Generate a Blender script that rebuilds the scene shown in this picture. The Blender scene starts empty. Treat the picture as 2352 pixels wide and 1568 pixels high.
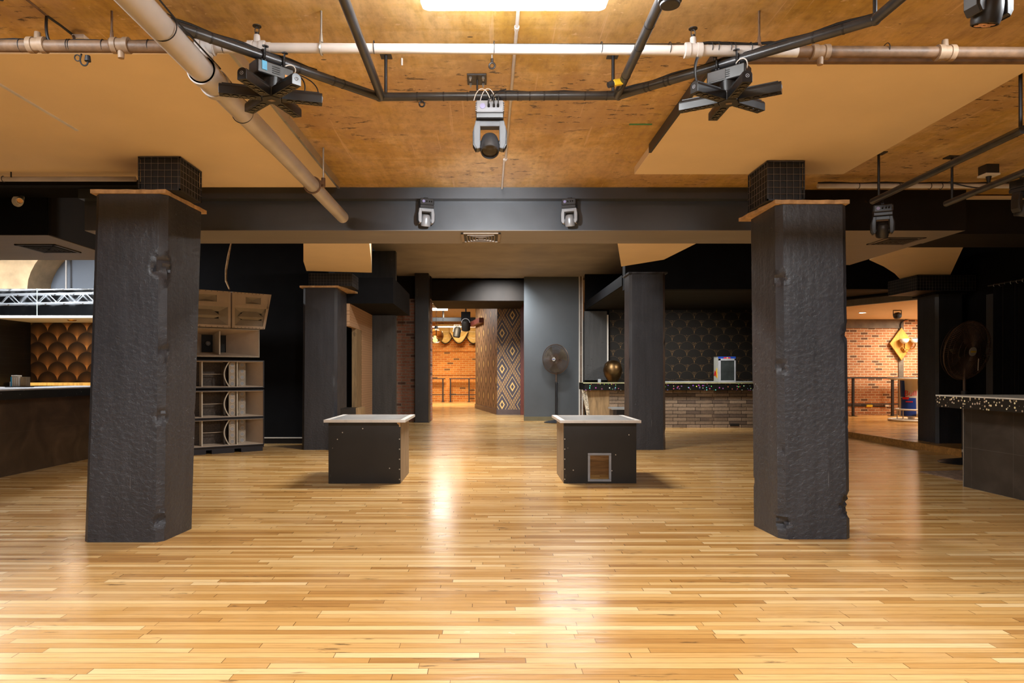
import bpy, bmesh, math, random
from mathutils import Vector, Matrix, noise as mnoise
random.seed(7)
PI = math.pi
SC = bpy.context.scene
COL = SC.collection
F = 1568.0      # focal length in pixels of the 2352 px wide frame (24 mm on 36 mm)
CX, CY, EYE = 1120.0, 860.0, 1.3

def P(px, py, Y):
    """world point seen at a pixel, at distance Y"""
    return Vector(((px - CX) * Y / F, Y, EYE - (py - CY) * Y / F))
def XY(px, py, z):
    """world x, y of the point of height z seen at a pixel"""
    Y = (z - EYE) * F / (CY - py)
    return ((px - CX) * Y / F, Y)

# ---------------------------------------------------------------- objects
def link(o):
    COL.objects.link(o); return o
def thing(name, label, cat, loc=(0, 0, 0), rotz=0.0, group=None, rot=None):
    o = bpy.data.objects.new(name, None); link(o)
    o.empty_display_size = 0.1
    o.location = loc
    o.rotation_euler = rot if rot is not None else (0, 0, rotz)
    return tag(o, label, cat, group)
def tag(o, label, cat, group=None):
    o['label'] = label; o['category'] = cat; o['kind'] = 'thing'
    if group: o['group'] = group
    return o
def obj(name, bm, m, parent=None, smooth=False, bevel=0.0, label=None, loc=None, rot=None, seg=2):
    me = bpy.data.meshes.new(name)
    bmesh.ops.recalc_face_normals(bm, faces=bm.faces)
    bm.to_mesh(me); bm.free()
    o = bpy.data.objects.new(name, me); link(o)
    for mm in (m if isinstance(m, (list, tuple)) else [m]):
        me.materials.append(mm)
    if smooth:
        me.shade_smooth()
        try: me.set_sharp_from_angle(angle=math.radians(38))
        except Exception: pass
    if bevel:
        b = o.modifiers.new('bevel', 'BEVEL'); b.width = bevel; b.segments = seg
        b.limit_method = 'ANGLE'; b.angle_limit = math.radians(40)
    if parent is not None: o.parent = parent
    if loc is not None: o.location = loc
    if rot is not None: o.rotation_euler = rot
    if label: o['label'] = label
    return o
def st(name, bm, m, **k):
    o = obj(name, bm, m, **k); o['kind'] = 'structure'; return o
def dup(root, loc=None, rot=None, label=None, group=None):
    r = root.copy(); link(r)
    if loc is not None: r.location = loc
    if rot is not None: r.rotation_euler = rot
    if label: r['label'] = label
    if group: r['group'] = group
    for ch in list(root.children):
        c = ch.copy(); link(c); c.parent = r
        for g in list(ch.children):
            d = g.copy(); link(d); d.parent = c
    return r

# ---------------------------------------------------------------- mesh helpers
def nb(): return bmesh.new()
def box(bm, x0, y0, z0, x1, y1, z1, M=None):
    vs = [bm.verts.new(Vector(c)) for c in ((x0,y0,z0),(x1,y0,z0),(x1,y1,z0),(x0,y1,z0),(x0,y0,z1),(x1,y0,z1),(x1,y1,z1),(x0,y1,z1))]
    if M is not None:
        for v in vs: v.co = M @ v.co
    for f in ((0,3,2,1),(4,5,6,7),(0,1,5,4),(1,2,6,5),(2,3,7,6),(3,0,4,7)):
        bm.faces.new([vs[i] for i in f])
    return bm
def cbox(bm, c, s, M=None):
    T = Matrix.Translation(Vector(c)) if M is None else M @ Matrix.Translation(Vector(c))
    return box(bm, -s[0]/2, -s[1]/2, -s[2]/2, s[0]/2, s[1]/2, s[2]/2, T)
def hexa(bm, pts):
    vs = [bm.verts.new(Vector(p)) for p in pts]
    for f in ((0,3,2,1),(4,5,6,7),(0,1,5,4),(1,2,6,5),(2,3,7,6),(3,0,4,7)):
        bm.faces.new([vs[i] for i in f])
    return bm
def prism(bm, poly, a, b, M=None):
    """polygon in local xy extruded from z=a to z=b, moved by M"""
    M = M or Matrix.Identity(4)
    lo = [bm.verts.new(M @ Vector((p[0], p[1], a))) for p in poly]
    hi = [bm.verts.new(M @ Vector((p[0], p[1], b))) for p in poly]
    n = len(poly)
    bm.faces.new(lo[::-1]); bm.faces.new(hi)
    for i in range(n):
        j = (i + 1) % n
        bm.faces.new((lo[i], lo[j], hi[j], hi[i]))
    return bm
XZ = Matrix(((1,0,0,0),(0,0,-1,0),(0,1,0,0),(0,0,0,1)))     # local xy -> world xz, local z -> -y
def basis(d):
    d = d.normalized()
    a = Vector((0,0,1)) if abs(d.z) < 0.9 else Vector((1,0,0))
    u = d.cross(a).normalized(); v = d.cross(u).normalized()
    return u, v
def cyl(bm, p0, p1, r0, r1=None, n=16, caps=True):
    p0, p1 = Vector(p0), Vector(p1); r1 = r0 if r1 is None else r1
    u, v = basis(p1 - p0)
    A = [bm.verts.new(p0 + r0 * (math.cos(2*PI*i/n) * u + math.sin(2*PI*i/n) * v)) for i in range(n)]
    B = [bm.verts.new(p1 + r1 * (math.cos(2*PI*i/n) * u + math.sin(2*PI*i/n) * v)) for i in range(n)]
    for i in range(n):
        j = (i + 1) % n; bm.faces.new((A[i], A[j], B[j], B[i]))
    if caps: bm.faces.new(A[::-1]); bm.faces.new(B)
    return bm
def tube(bm, pts, r, n=8, closed=False):
    pts = [Vector(p) for p in pts]; N = len(pts)
    rings = []; pu = None
    for i, p in enumerate(pts):
        if closed: d = pts[(i+1) % N] - pts[i-1]
        else: d = pts[min(i+1, N-1)] - pts[max(i-1, 0)]
        d.normalize()
        if pu is None: u, v = basis(d)
        else:
            u = (pu - d * pu.dot(d)).normalized(); v = d.cross(u)
        pu = u
        rr = r[i] if isinstance(r, (list, tuple)) else r
        rings.append([bm.verts.new(p + rr * (math.cos(2*PI*k/n) * u + math.sin(2*PI*k/n) * v)) for k in range(n)])
    for i in range(N if closed else N - 1):
        A, B = rings[i], rings[(i+1) % N]
        for k in range(n):
            j = (k + 1) % n; bm.faces.new((A[k], A[j], B[j], B[k]))
    if not closed:
        bm.faces.new(rings[0][::-1]); bm.faces.new(rings[-1])
    return bm
def lathe(bm, prof, n=24, M=None):
    M = M or Matrix.Identity(4)
    rings = []
    for r, z in prof:
        if r < 1e-5: rings.append([bm.verts.new(M @ Vector((0, 0, z)))])
        else: rings.append([bm.verts.new(M @ Vector((r*math.cos(2*PI*k/n), r*math.sin(2*PI*k/n), z))) for k in range(n)])
    for A, B in zip(rings[:-1], rings[1:]):
        if len(A) == 1 and len(B) == 1: continue
        for k in range(n):
            j = (k + 1) % n
            if len(A) == 1: bm.faces.new((A[0], B[j], B[k]))
            elif len(B) == 1: bm.faces.new((A[k], A[j], B[0]))
            else: bm.faces.new((A[k], A[j], B[j], B[k]))
    if len(rings[0]) > 1: bm.faces.new(rings[0][::-1])
    if len(rings[-1]) > 1: bm.faces.new(rings[-1])
    return bm
def ring(bm, c, R, r, axis=(0,0,1), n=32, m=6, arc=1.0, a0=0.0):
    c = Vector(c); u, v = basis(Vector(axis))
    N = n if arc >= 1 else n + 1
    pts = [c + R * (math.cos(a0 + 2*PI*arc*i/n) * u + math.sin(a0 + 2*PI*arc*i/n) * v) for i in range(N)]
    return tube(bm, pts, r, m, closed=arc >= 1)
def sphere(bm, c, r, n=16, m=10, M=None):
    prof = [(r*math.sin(PI*i/m), -r*math.cos(PI*i/m)) for i in range(m+1)]
    T = Matrix.Translation(Vector(c))
    return lathe(bm, prof, n, (M @ T) if M is not None else T)
def bez(a, b, c, d, n=12):
    a, b, c, d = map(Vector, (a, b, c, d))
    return [a*(1-t)**3 + 3*b*t*(1-t)**2 + 3*c*t*t*(1-t) + d*t**3 for t in (i/n for i in range(n+1))]
def RZ(a): return Matrix.Rotation(a, 4, 'Z')
def RX(a): return Matrix.Rotation(a, 4, 'X')
def RY(a): return Matrix.Rotation(a, 4, 'Y')
def TR(x, y, z): return Matrix.Translation(Vector((x, y, z)))

# ---------------------------------------------------------------- node helpers
class NT:
    def __init__(s, name):
        s.m = bpy.data.materials.new(name); s.m.use_nodes = True
        s.t = s.m.node_tree; s.b = s.t.nodes['Principled BSDF']
    def n(s, ty, **k):
        o = s.t.nodes.new(ty)
        for a, b in k.items(): setattr(o, a, b)
        return o
    def l(s, a, b): s.t.links.new(a, b)
    def put(s, sock, v):
        if hasattr(v, 'is_linked') or isinstance(v, bpy.types.NodeSocket): s.l(v, sock)
        elif v is not None:
            try: sock.default_value = v
            except Exception: sock.default_value = tuple(v) + (1,)
    def M(s, op, a, b=None, c=None, clamp=False):
        o = s.n('ShaderNodeMath', operation=op, use_clamp=clamp)
        s.put(o.inputs[0], a)
        if b is not None: s.put(o.inputs[1], b)
        if c is not None: s.put(o.inputs[2], c)
        return o.outputs[0]
    def mix(s, f, a, b, blend='MIX'):
        o = s.n('ShaderNodeMix', data_type='RGBA', blend_type=blend)
        s.put(o.inputs[0], f)
        for i, v in ((6, a), (7, b)):
            if isinstance(v, bpy.types.NodeSocket): s.l(v, o.inputs[i])
            else: o.inputs[i].default_value = (v[0], v[1], v[2], 1)
        return o.outputs[2]
    def ramp(s, f, stops, interp='LINEAR'):
        o = s.n('ShaderNodeValToRGB'); o.color_ramp.interpolation = interp
        e = o.color_ramp.elements
        while len(e) < len(stops): e.new(0.5)
        for i, (p, c) in enumerate(stops):
            e[i].position = p
            e[i].color = (c, c, c, 1) if isinstance(c, (int, float)) else (c[0], c[1], c[2], 1)
        s.put(o.inputs[0], f); return o.outputs[0]
    def ss(s, v, a, b):
        o = s.n('ShaderNodeMapRange', interpolation_type='SMOOTHSTEP')
        s.put(o.inputs[0], v); o.inputs[1].default_value = a; o.inputs[2].default_value = b
        return o.outputs[0]
    def co(s, scale=(1,1,1), loc=(0,0,0), rot=(0,0,0), swiz=None):
        c = s.n('ShaderNodeTexCoord').outputs['Object']
        if swiz:
            x = s.n('ShaderNodeSeparateXYZ'); s.l(c, x.inputs[0])
            y = s.n('ShaderNodeCombineXYZ')
            for i, k in enumerate(swiz):
                if k in 'xyz': s.l(x.outputs['xyz'.index(k)], y.inputs[i])
            c = y.outputs[0]
        mp = s.n('ShaderNodeMapping'); s.l(c, mp.inputs[0])
        mp.inputs['Scale'].default_value = scale; mp.inputs['Location'].default_value = loc; mp.inputs['Rotation'].default_value = rot
        return mp.outputs[0]
    def xyz(s, v):
        x = s.n('ShaderNodeSeparateXYZ'); s.l(v, x.inputs[0]); return x.outputs
    def noise(s, co, scale=5, detail=4, rough=0.55, dist=0.0):
        o = s.n('ShaderNodeTexNoise'); s.l(co, o.inputs['Vector'])
        o.inputs['Scale'].default_value = scale; o.inputs['Detail'].default_value = detail
        o.inputs['Roughness'].default_value = rough; o.inputs['Distortion'].default_value = dist
        return o.outputs[0]
    def voro(s, co, scale=5, feature='F1', rand=1.0):
        o = s.n('ShaderNodeTexVoronoi', feature=feature); s.l(co, o.inputs['Vector'])
        o.inputs['Scale'].default_value = scale; o.inputs['Randomness'].default_value = rand
        return o
    def bump(s, h, strength=0.3, dist=0.01, prev=None):
        o = s.n('ShaderNodeBump'); s.l(h, o.inputs['Height'])
        o.inputs['Strength'].default_value = strength; o.inputs['Distance'].default_value = dist
        if prev is not None: s.l(prev, o.inputs['Normal'])
        s.l(o.outputs[0], s.b.inputs['Normal']); return o.outputs[0]
    def out(s, col=None, rough=None, metal=None, spec=None, coat=None, coat_rough=None):
        for nme, v in (('Base Color', col), ('Roughness', rough), ('Metallic', metal), ('Specular IOR Level', spec), ('Coat Weight', coat), ('Coat Roughness', coat_rough)):
            if v is None: continue
            i = s.b.inputs[nme]
            if isinstance(v, bpy.types.NodeSocket): s.l(v, i)
            elif nme == 'Base Color': i.default_value = (v[0], v[1], v[2], 1)
            else: i.default_value = v
        return s.m

def pm(name, col, rough=0.5, metal=0.0, var=0.15, ns=6.0, bump=0.0, bs=60.0, stretch=(1,1,1), spec=0.5):
    """plain material: base colour with a slight procedural mottle and optional fine bump"""
    t = NT(name); c = t.co(stretch)
    f = t.noise(c, ns, 5)
    a = [x * (1 - var) for x in col]; b = [min(1, x * (1 + var)) for x in col]
    cc = t.ramp(f, [(0.3, a), (0.7, b)])
    rr = t.M('MULTIPLY_ADD', f, 0.2, rough - 0.1, clamp=True)
    if bump: t.bump(t.noise(c, bs, 4), bump, 0.004)
    return t.out(cc, rr, metal, spec)
def em(name, col, strength):
    t = NT(name); t.out((0.8, 0.8, 0.8), 0.5)
    t.b.inputs['Emission Color'].default_value = (*col, 1); t.b.inputs['Emission Strength'].default_value = strength
    return t.m
# ================================================================ materials
def mat_floor(name='strip_wood', w=0.057, L=0.95, tint=(1, 1, 1)):
    t = NT(name); x, y, z = t.xyz(t.co())
    row = t.M('FLOOR', t.M('DIVIDE', y, w))
    fr = t.M('FRACT', t.M('DIVIDE', y, w))
    w1 = t.n('ShaderNodeTexWhiteNoise', noise_dimensions='1D'); t.l(row, w1.inputs['W'])
    sx = t.M('ADD', t.M('DIVIDE', x, L), t.M('MULTIPLY', w1.outputs['Value'], 37.0))
    # uneven board lengths
    sx = t.M('ADD', sx, t.M('MULTIPLY', t.M('SINE', t.M('MULTIPLY', sx, 2.1)), 0.28))
    idx = t.M('FLOOR', sx); fx = t.M('FRACT', sx)
    cv = t.n('ShaderNodeCombineXYZ'); t.l(row, cv.inputs[0]); t.l(idx, cv.inputs[1])
    w2 = t.n('ShaderNodeTexWhiteNoise', noise_dimensions='2D'); t.l(cv.outputs[0], w2.inputs['Vector'])
    rnd = w2.outputs['Value']
    base = t.ramp(rnd, [(0.0, (0.42, 0.215, 0.065)), (0.12, (0.54, 0.30, 0.095)), (0.5, (0.63, 0.375, 0.135)), (0.85, (0.73, 0.485, 0.205)), (1.0, (0.84, 0.62, 0.33))])
    # grain runs along the boards
    gv = t.n('ShaderNodeCombineXYZ')
    t.l(t.M('ADD', t.M('MULTIPLY', x, 2.2), t.M('MULTIPLY', rnd, 50)), gv.inputs[0]); t.l(t.M('MULTIPLY', y, 60), gv.inputs[1]); t.l(t.M('MULTIPLY', rnd, 9), gv.inputs[2])
    g = t.noise(gv.outputs[0], 1.6, 6, 0.6, 0.6)
    col = t.mix(0.55, base, t.ramp(g, [(0.3, (0.55, 0.46, 0.37)), (0.5, (1, 1, 1)), (0.72, (1.02, 1.0, 0.95))]), 'MULTIPLY')
    # worn, scuffed areas and dark water stains
    c2 = t.co((1, 1.3, 1))
    wear = t.noise(c2, 0.7, 5, 0.6)
    col = t.mix(t.M('MULTIPLY', t.ss(wear, 0.48, 0.7), 0.30), col, (0.80, 0.60, 0.36))
    stn = t.noise(t.co((3, 22, 1)), 1.1, 5, 0.65)
    stm = t.M('MULTIPLY', t.ss(stn, 0.58, 0.66), t.ss(t.noise(c2, 2.3, 3), 0.54, 0.60))
    col = t.mix(t.M('MULTIPLY', stm, 0.75), col, (0.07, 0.045, 0.025))
    gapy = t.M('MAXIMUM', t.M('LESS_THAN', fr, 0.028), t.M('GREATER_THAN', fr, 0.972))
    gapx = t.M('LESS_THAN', fx, 0.0042)
    gap = t.M('MAXIMUM', gapy, gapx)
    col = t.mix(t.M('MULTIPLY', gap, 0.80), col, (0.10, 0.048, 0.018))
    col = t.mix(1.0, col, tint, 'MULTIPLY')
    rg = t.M('ADD', t.M('MULTIPLY', t.noise(c2, 3.5, 5), 0.14), t.M('MULTIPLY_ADD', rnd, 0.06, 0.12))
    h = t.M('ADD', t.M('MULTIPLY', gap, -1.0), t.M('MULTIPLY', rnd, 0.55))
    t.bump(h, 0.16, 0.002, t.bump(t.noise(t.co((2, 9, 1)), 1.3, 3), 0.10, 0.02))
    return t.out(col, rg, 0, 0.32)
def mat_concrete(name, cols, streak=0.5):
    """board-marked concrete ceiling, streaks along y, with pits and patches"""
    t = NT(name); c = t.co()
    big = t.noise(c, 0.55, 6, 0.62, 0.5)
    st1 = t.noise(t.co((9, 0.5, 1)), 1.0, 6, 0.62)
    st2 = t.noise(t.co((1.2, 7, 1)), 1.2, 5, 0.6, 0.8)
    f = t.M('ADD', t.M('MULTIPLY', big, 0.5), t.M('ADD', t.M('MULTIPLY', st1, 0.27), t.M('MULTIPLY', st2, 0.23)))
    col = t.ramp(f, [(0.41, cols[0]), (0.475, cols[1]), (0.525, cols[2]), (0.59, cols[3])])
    hue = t.noise(t.co((1.6, 0.8, 1)), 0.9, 5, 0.6, 0.7)
    col = t.mix(t.M('MULTIPLY', t.ss(hue, 0.46, 0.60), 0.55), col, (0.60, 0.40, 0.215))
    col = t.mix(t.M('MULTIPLY', t.M('SUBTRACT', 1.0, t.ss(hue, 0.38, 0.48)), 0.55), col, (0.48, 0.27, 0.035))
    fine = t.noise(t.co((5, 2.2, 1)), 5.0, 6, 0.7)
    col = t.mix(0.55, col, t.ramp(fine, [(0.36, (0.62, 0.58, 0.52)), (0.52, (1.0, 1.0, 1.0)), (0.66, (1.16, 1.14, 1.1))]), 'MULTIPLY')
    # dirty grey-brown areas
    col = t.mix(t.M('MULTIPLY', t.ss(t.noise(c, 1.1, 6, 0.65), 0.50, 0.60), 0.6), col, cols[4])
    pv = t.voro(t.co((1.0, 2.2, 1)), 3.2); pn = t.noise(t.co((3, 8, 3)), 2.5, 5, 0.7)
    pit = t.M('MULTIPLY', t.ss(pn, 0.575, 0.62), t.ss(t.noise(c, 1.1, 3), 0.50, 0.60))
    dot = t.M('LESS_THAN', pv.outputs['Distance'], 0.05)
    pit = t.M('MAXIMUM', pit, dot)
    col = t.mix(t.M('MULTIPLY', pit, 0.85), col, (0.035, 0.02, 0.012))
    fl = t.M('MAXIMUM', t.ss(t.noise(t.co((5, 11, 3)), 3.0, 4, 0.7), 0.64, 0.69), t.M('MULTIPLY', t.ss(t.noise(t.co((26, 0.7, 3)), 1.0, 3, 0.6), 0.66, 0.70), 0.6))
    col = t.mix(t.M('MULTIPLY', fl, 0.7), col, (0.80, 0.58, 0.36))
    h = t.M('ADD', t.M('MULTIPLY', pit, -1.0), t.M('ADD', t.M('MULTIPLY', st2, 0.5), t.M('MULTIPLY', t.noise(c, 14, 5), 0.35)))
    t.bump(h, 0.35, 0.012)
    return t.out(col, 0.42, 0, 0.45)
def mat_paintcol(name, col, rough=0.36, bump=0.55):
    """thick satin paint over rough old concrete with board marks"""
    t = NT(name); c = t.co()
    f = t.noise(t.co((6, 6, 0.6)), 1.6, 6)
    cc = t.ramp(f, [(0.3, [x*0.8 for x in col]), (0.7, [x*1.25 for x in col])])
    sp = t.ss(t.noise(c, 33, 3, 0.6), 0.735, 0.77)
    cc = t.mix(t.M('MULTIPLY', sp, 0.6), cc, (0.35, 0.34, 0.34))
    scr = t.ss(t.noise(t.co((60, 60, 0.8)), 1.0, 2), 0.735, 0.75)
    cc = t.mix(t.M('MULTIPLY', scr, 0.35), cc, (0.30, 0.30, 0.31))
    z = t.xyz(c)[2]
    low = t.M('SUBTRACT', 1.0, t.ss(z, 0.4, 1.9))
    h = t.M('ADD', t.M('MULTIPLY', t.noise(t.co((9, 9, 1.2)), 2.0, 5, 0.6), 0.25),
            t.M('MULTIPLY', t.noise(t.co((1, 1, 1.25)), 26, 6, 0.66, 0.6), t.M('MULTIPLY_ADD', low, 0.8, 0.35)))
    h = t.M('ADD', h, t.M('MULTIPLY', t.ss(t.noise(c, 16, 4, 0.6), 0.66, 0.72), -0.5))
    t.bump(h, bump, 0.016)
    rr = t.M('MULTIPLY_ADD', t.noise(c, 5, 4), 0.25, rough - 0.1)
    return t.out(cc, rr, 0, 0.5)
def mat_brick(name, c1, c2, mortar, sw='xz', bw=0.215, bh=0.075, ms=0.010, dark=0.10, off=0.5, bump=0.8, wash=None, squash=1.0, rough=0.85):
    t = NT(name)
    c = t.co(swiz={'xz': 'xz-', 'yz': 'yz-', 'xy': 'xy-'}[sw])
    w = t.n('ShaderNodeVectorMath', operation='ADD')
    nz = t.n('ShaderNodeTexNoise'); t.l(c, nz.inputs['Vector']); nz.inputs['Scale'].default_value = 5
    sc = t.n('ShaderNodeVectorMath', operation='SCALE'); t.l(nz.outputs['Color'], sc.inputs[0]); sc.inputs['Scale'].default_value = 0.012
    t.l(c, w.inputs[0]); t.l(sc.outputs[0], w.inputs[1]); cw = w.outputs[0]
    def br(a, b, m):
        k = t.n('ShaderNodeTexBrick', offset=off, squash=squash); t.l(cw, k.inputs['Vector'])
        k.inputs['Scale'].default_value = 1; k.inputs['Brick Width'].default_value = bw; k.inputs['Row Height'].default_value = bh
        k.inputs['Mortar Size'].default_value = ms; k.inputs['Mortar Smooth'].default_value = 0.15
        for i, v in (('Color1', a), ('Color2', b), ('Mortar', m)): k.inputs[i].default_value = (*v, 1)
        return k
    k = br(c1, c2, mortar)
    rndk = br((0, 0, 0), (1, 1, 1), (0.5, 0.5, 0.5))
    rv = rndk.outputs['Color']
    rx = t.n('ShaderNodeSeparateColor'); t.l(rv, rx.inputs[0])
    col = k.outputs['Color']
    dk = t.M('MULTIPLY', t.M('GREATER_THAN', rx.outputs[0], 1 - dark), t.M('SUBTRACT', 1.0, k.outputs['Fac']))
    col = t.mix(t.M('MULTIPLY', dk, 0.75), col, (0.05, 0.032, 0.028))
    n1 = t.noise(c, 22, 5, 0.65)
    col = t.mix(0.6, col, t.ramp(n1, [(0.3, (0.6, 0.58, 0.55)), (0.6, (1.08, 1.05, 1.02))]), 'MULTIPLY')
    if wash:
        col = t.mix(t.M('MULTIPLY', t.ss(t.noise(c, 1.4, 5, 0.6), 0.5, 0.7), 0.5), col, wash)
    h = t.M('ADD', t.M('MULTIPLY', k.outputs['Fac'], -1.0), t.M('MULTIPLY', n1, 0.5))
    h = t.M('ADD', h, t.M('MULTIPLY', rx.outputs[0], 0.35))
    t.bump(h, bump, 0.012)
    return t.out(col, rough, 0, 0.3)
def mat_scallop(name, per, fg, bg, sw='xz', cup=False, loc=(0, 0)):
    """art-deco fish-scale wallpaper"""
    t = NT(name); c = t.co((1/per, 1/per, 1), loc=(loc[0], loc[1], 0), swiz={'xz': 'xz-', 'yz': 'yz-'}[sw])
    u, v, _ = t.xyz(c)
    k0 = t.M('FLOOR', t.M('MULTIPLY', v, 2))
    fv = t.M('MULTIPLY', t.M('FRACT', t.M('MULTIPLY', v, 2)), 0.5)
    off = t.M('MULTIPLY', t.M('PINGPONG', k0, 1.0), 0.5)
    du0 = t.M('SUBTRACT', t.M('FRACT', t.M('SUBTRACT', u, off)), 0.5)
    du1 = t.M('SUBTRACT', t.M('FRACT', t.M('ADD', t.M('SUBTRACT', u, off), 0.5)), 0.5)
    d0 = t.M('SQRT', t.M('ADD', t.M('MULTIPLY', du0, du0), t.M('MULTIPLY', fv, fv)))
    ins = t.M('LESS_THAN', d0, 0.5)
    def sel(a, b): return t.M('ADD', t.M('MULTIPLY', ins, a), t.M('MULTIPLY', t.M('SUBTRACT', 1.0, ins), b))
    du = sel(du0, du1)
    dv = sel(t.M('ADD', fv, 0.5), fv)         # height above the cusp, 0..1
    rad = t.M('SQRT', t.M('ADD', t.M('MULTIPLY', du, du), t.M('MULTIPLY', dv, dv)))
    ang = t.M('ARCTAN2', du, t.M('ADD', dv, 0.03))
    ray = t.M('MULTIPLY_ADD', t.M('SINE', t.M('MULTIPLY', ang, 64)), 0.5, 0.5)
    edge = t.M('MULTIPLY', ins, t.M('GREATER_THAN', d0, 0.485))
    if not cup:
        f = t.M('POWER', t.M('SUBTRACT', 1.0, rad, clamp=True), 1.7)
        mid = t.M('SUBTRACT', 1.0, t.M('ABSOLUTE', ang), clamp=True)
        f = t.M('MULTIPLY', f, t.M('MULTIPLY_ADD', t.M('POWER', mid, 2.0), 0.75, 0.55))
        f = t.M('MULTIPLY', f, t.M('MULTIPLY_ADD', ray, 0.45, 0.72))
        # bright margin where the two lower scales meet
        f = t.M('ADD', f, t.M('MULTIPLY', t.M('SUBTRACT', 1.0, ins), t.M('MULTIPLY', t.M('LESS_THAN', dv, 0.32), 0.18)), clamp=True)
        f = t.M('MULTIPLY', f, t.M('SUBTRACT', 1.0, t.M('MULTIPLY', edge, 0.8)))
    else:
        stem = t.M('MULTIPLY', t.M('LESS_THAN', dv, 0.17), t.M('LESS_THAN', t.M('ABSOLUTE', du), 0.035))
        cupm = t.M('MULTIPLY', t.M('MULTIPLY', t.M('GREATER_THAN', rad, 0.17), t.M('LESS_THAN', rad, 0.44)), t.M('LESS_THAN', t.M('ABSOLUTE', ang), 0.55))
        dots = t.M('LESS_THAN', t.voro(c, 17, rand=0.3).outputs['Distance'], 0.30)
        f = t.M('MAXIMUM', t.M('MULTIPLY', stem, 0.8), t.M('MULTIPLY', t.M('MULTIPLY', cupm, dots), 0.75))
        f = t.M('MAXIMUM', f, t.M('MULTIPLY', edge, 0.28))
        f = t.M('MAXIMUM', f, t.M('MULTIPLY', ray, 0.035))
    col = t.mix(f, bg, fg)
    return t.out(col, 0.6, 0, 0.25)
def mat_diamond(name, pu, pv, sw='xz', loc=(0, 0), dense=False):
    t = NT(name); c = t.co((1/pu, 1/pv, 1), loc=(loc[0], loc[1], 0), swiz={'xz': 'xz-', 'yz': 'yz-'}[sw])
    u, v, _ = t.xyz(c)
    fp = t.M('MULTIPLY', t.M('ABSOLUTE', t.M('SUBTRACT', t.M('FRACT', t.M('ADD', u, v)), 0.5)), 2)
    fq = t.M('MULTIPLY', t.M('ABSOLUTE', t.M('SUBTRACT', t.M('FRACT', t.M('SUBTRACT', u, v)), 0.5)), 2)
    d = t.M('MAXIMUM', fp, fq)
    def band(a, b): return t.M('MULTIPLY', t.M('GREATER_THAN', d, a), t.M('LESS_THAN', d, b))
    gold, tan, dark, wine = (0.72, 0.46, 0.16), (0.36, 0.21, 0.09), (0.080, 0.062, 0.070), (0.06, 0.02, 0.016)
    if not dense:
        c2 = t.M('MULTIPLY', t.M('FRACT', t.M('MULTIPLY', t.M('ADD', u, v), 8)), 1.0)
        c3 = t.M('MULTIPLY', t.M('FRACT', t.M('MULTIPLY', t.M('SUBTRACT', u, v), 8)), 1.0)
        cell = t.M('MULTIPLY', t.M('GREATER_THAN', c2, 0.2), t.M('GREATER_THAN', c3, 0.2))
        latt = t.mix(cell, dark, tan)
        col = t.mix(t.M('GREATER_THAN', d, 0.79), dark, latt)
        col = t.mix(band(0.54, 0.59), col, gold)
        col = t.mix(band(0.15, 0.27), col, gold)
    else:
        col = t.mix(t.M('GREATER_THAN', d, 0.66), (0.12, 0.075, 0.045), (0.30, 0.165, 0.075))
        col = t.mix(band(0.38, 0.52), col, (0.33, 0.175, 0.07))
        col = t.mix(band(0.52, 0.60), col, (0.045, 0.022, 0.014))
        col = t.mix(t.M('LESS_THAN', d, 0.24), col, gold)
        col = t.mix(t.M('LESS_THAN', d, 0.10), col, (0.30, 0.12, 0.03))
    return t.out(col, 0.55, 0, 0.3)
def mat_tile(name, col, grout, w, h, sw='yz', loc=(0, 0), rough=0.35):
    t = NT(name); c = t.co((1/w, 1/h, 1), loc=(loc[0], loc[1], 0), swiz={'xz': 'xz-', 'yz': 'yz-'}[sw])
    u, v, _ = t.xyz(c)
    e = 0.006
    g = t.M('MAXIMUM', t.M('LESS_THAN', t.M('FRACT', u), e * 0.6), t.M('LESS_THAN', t.M('FRACT', v), e))
    n1 = t.noise(t.co(), 2.2, 7, 0.62, 0.6)
    cc = t.ramp(n1, [(0.3, [x*0.65 for x in col]), (0.5, col), (0.72, [min(1, x*1.7) for x in col])])
    cc = t.mix(g, cc, grout)
    t.bump(t.M('MULTIPLY', g, -1), 0.3, 0.004)
    return t.out(cc, rough, 0, 0.4)
def mat_glitter(name, scale=55, th=0.22, tint=(0.9, 0.85, 0.7), rainbow=0.2):
    """black trim strip pricked with small bright dots"""
    t = NT(name); c = t.co()
    v = t.voro(c, scale, rand=0.75)
    m = t.M('LESS_THAN', v.outputs['Distance'], th)
    hs = t.n('ShaderNodeHueSaturation'); t.l(v.outputs['Color'], hs.inputs['Color']); hs.inputs['Saturation'].default_value = 1.4; hs.inputs['Value'].default_value = 1.2
    dc = t.mix(rainbow, tint, hs.outputs['Color'])
    rx = t.n('ShaderNodeSeparateColor'); t.l(v.outputs['Color'], rx.inputs[0])
    m = t.M('MULTIPLY', m, t.M('MULTIPLY_ADD', rx.outputs[1], 0.6, 0.4))
    col = t.mix(m, (0.008, 0.008, 0.007), dc)
    return t.out(col, 0.3, 0, 0.5)
def mat_ply(name, col, sw='z'):
    t = NT(name)
    c = t.co((9, 9, 1.0) if sw == 'z' else (1, 9, 9))
    n1 = t.noise(c, 2.2, 6, 0.6, 0.8); n2 = t.noise(t.co(), 7, 4)
    cc = t.ramp(n1, [(0.3, [x*0.6 for x in col]), (0.5, col), (0.7, [min(1, x*1.35) for x in col])])
    cc = t.mix(t.M('MULTIPLY', t.ss(n2, 0.66, 0.72), 0.6), cc, [x*0.4 for x in col])
    t.bump(n1, 0.15, 0.003)
    return t.out(cc, 0.6, 0, 0.3)
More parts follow.
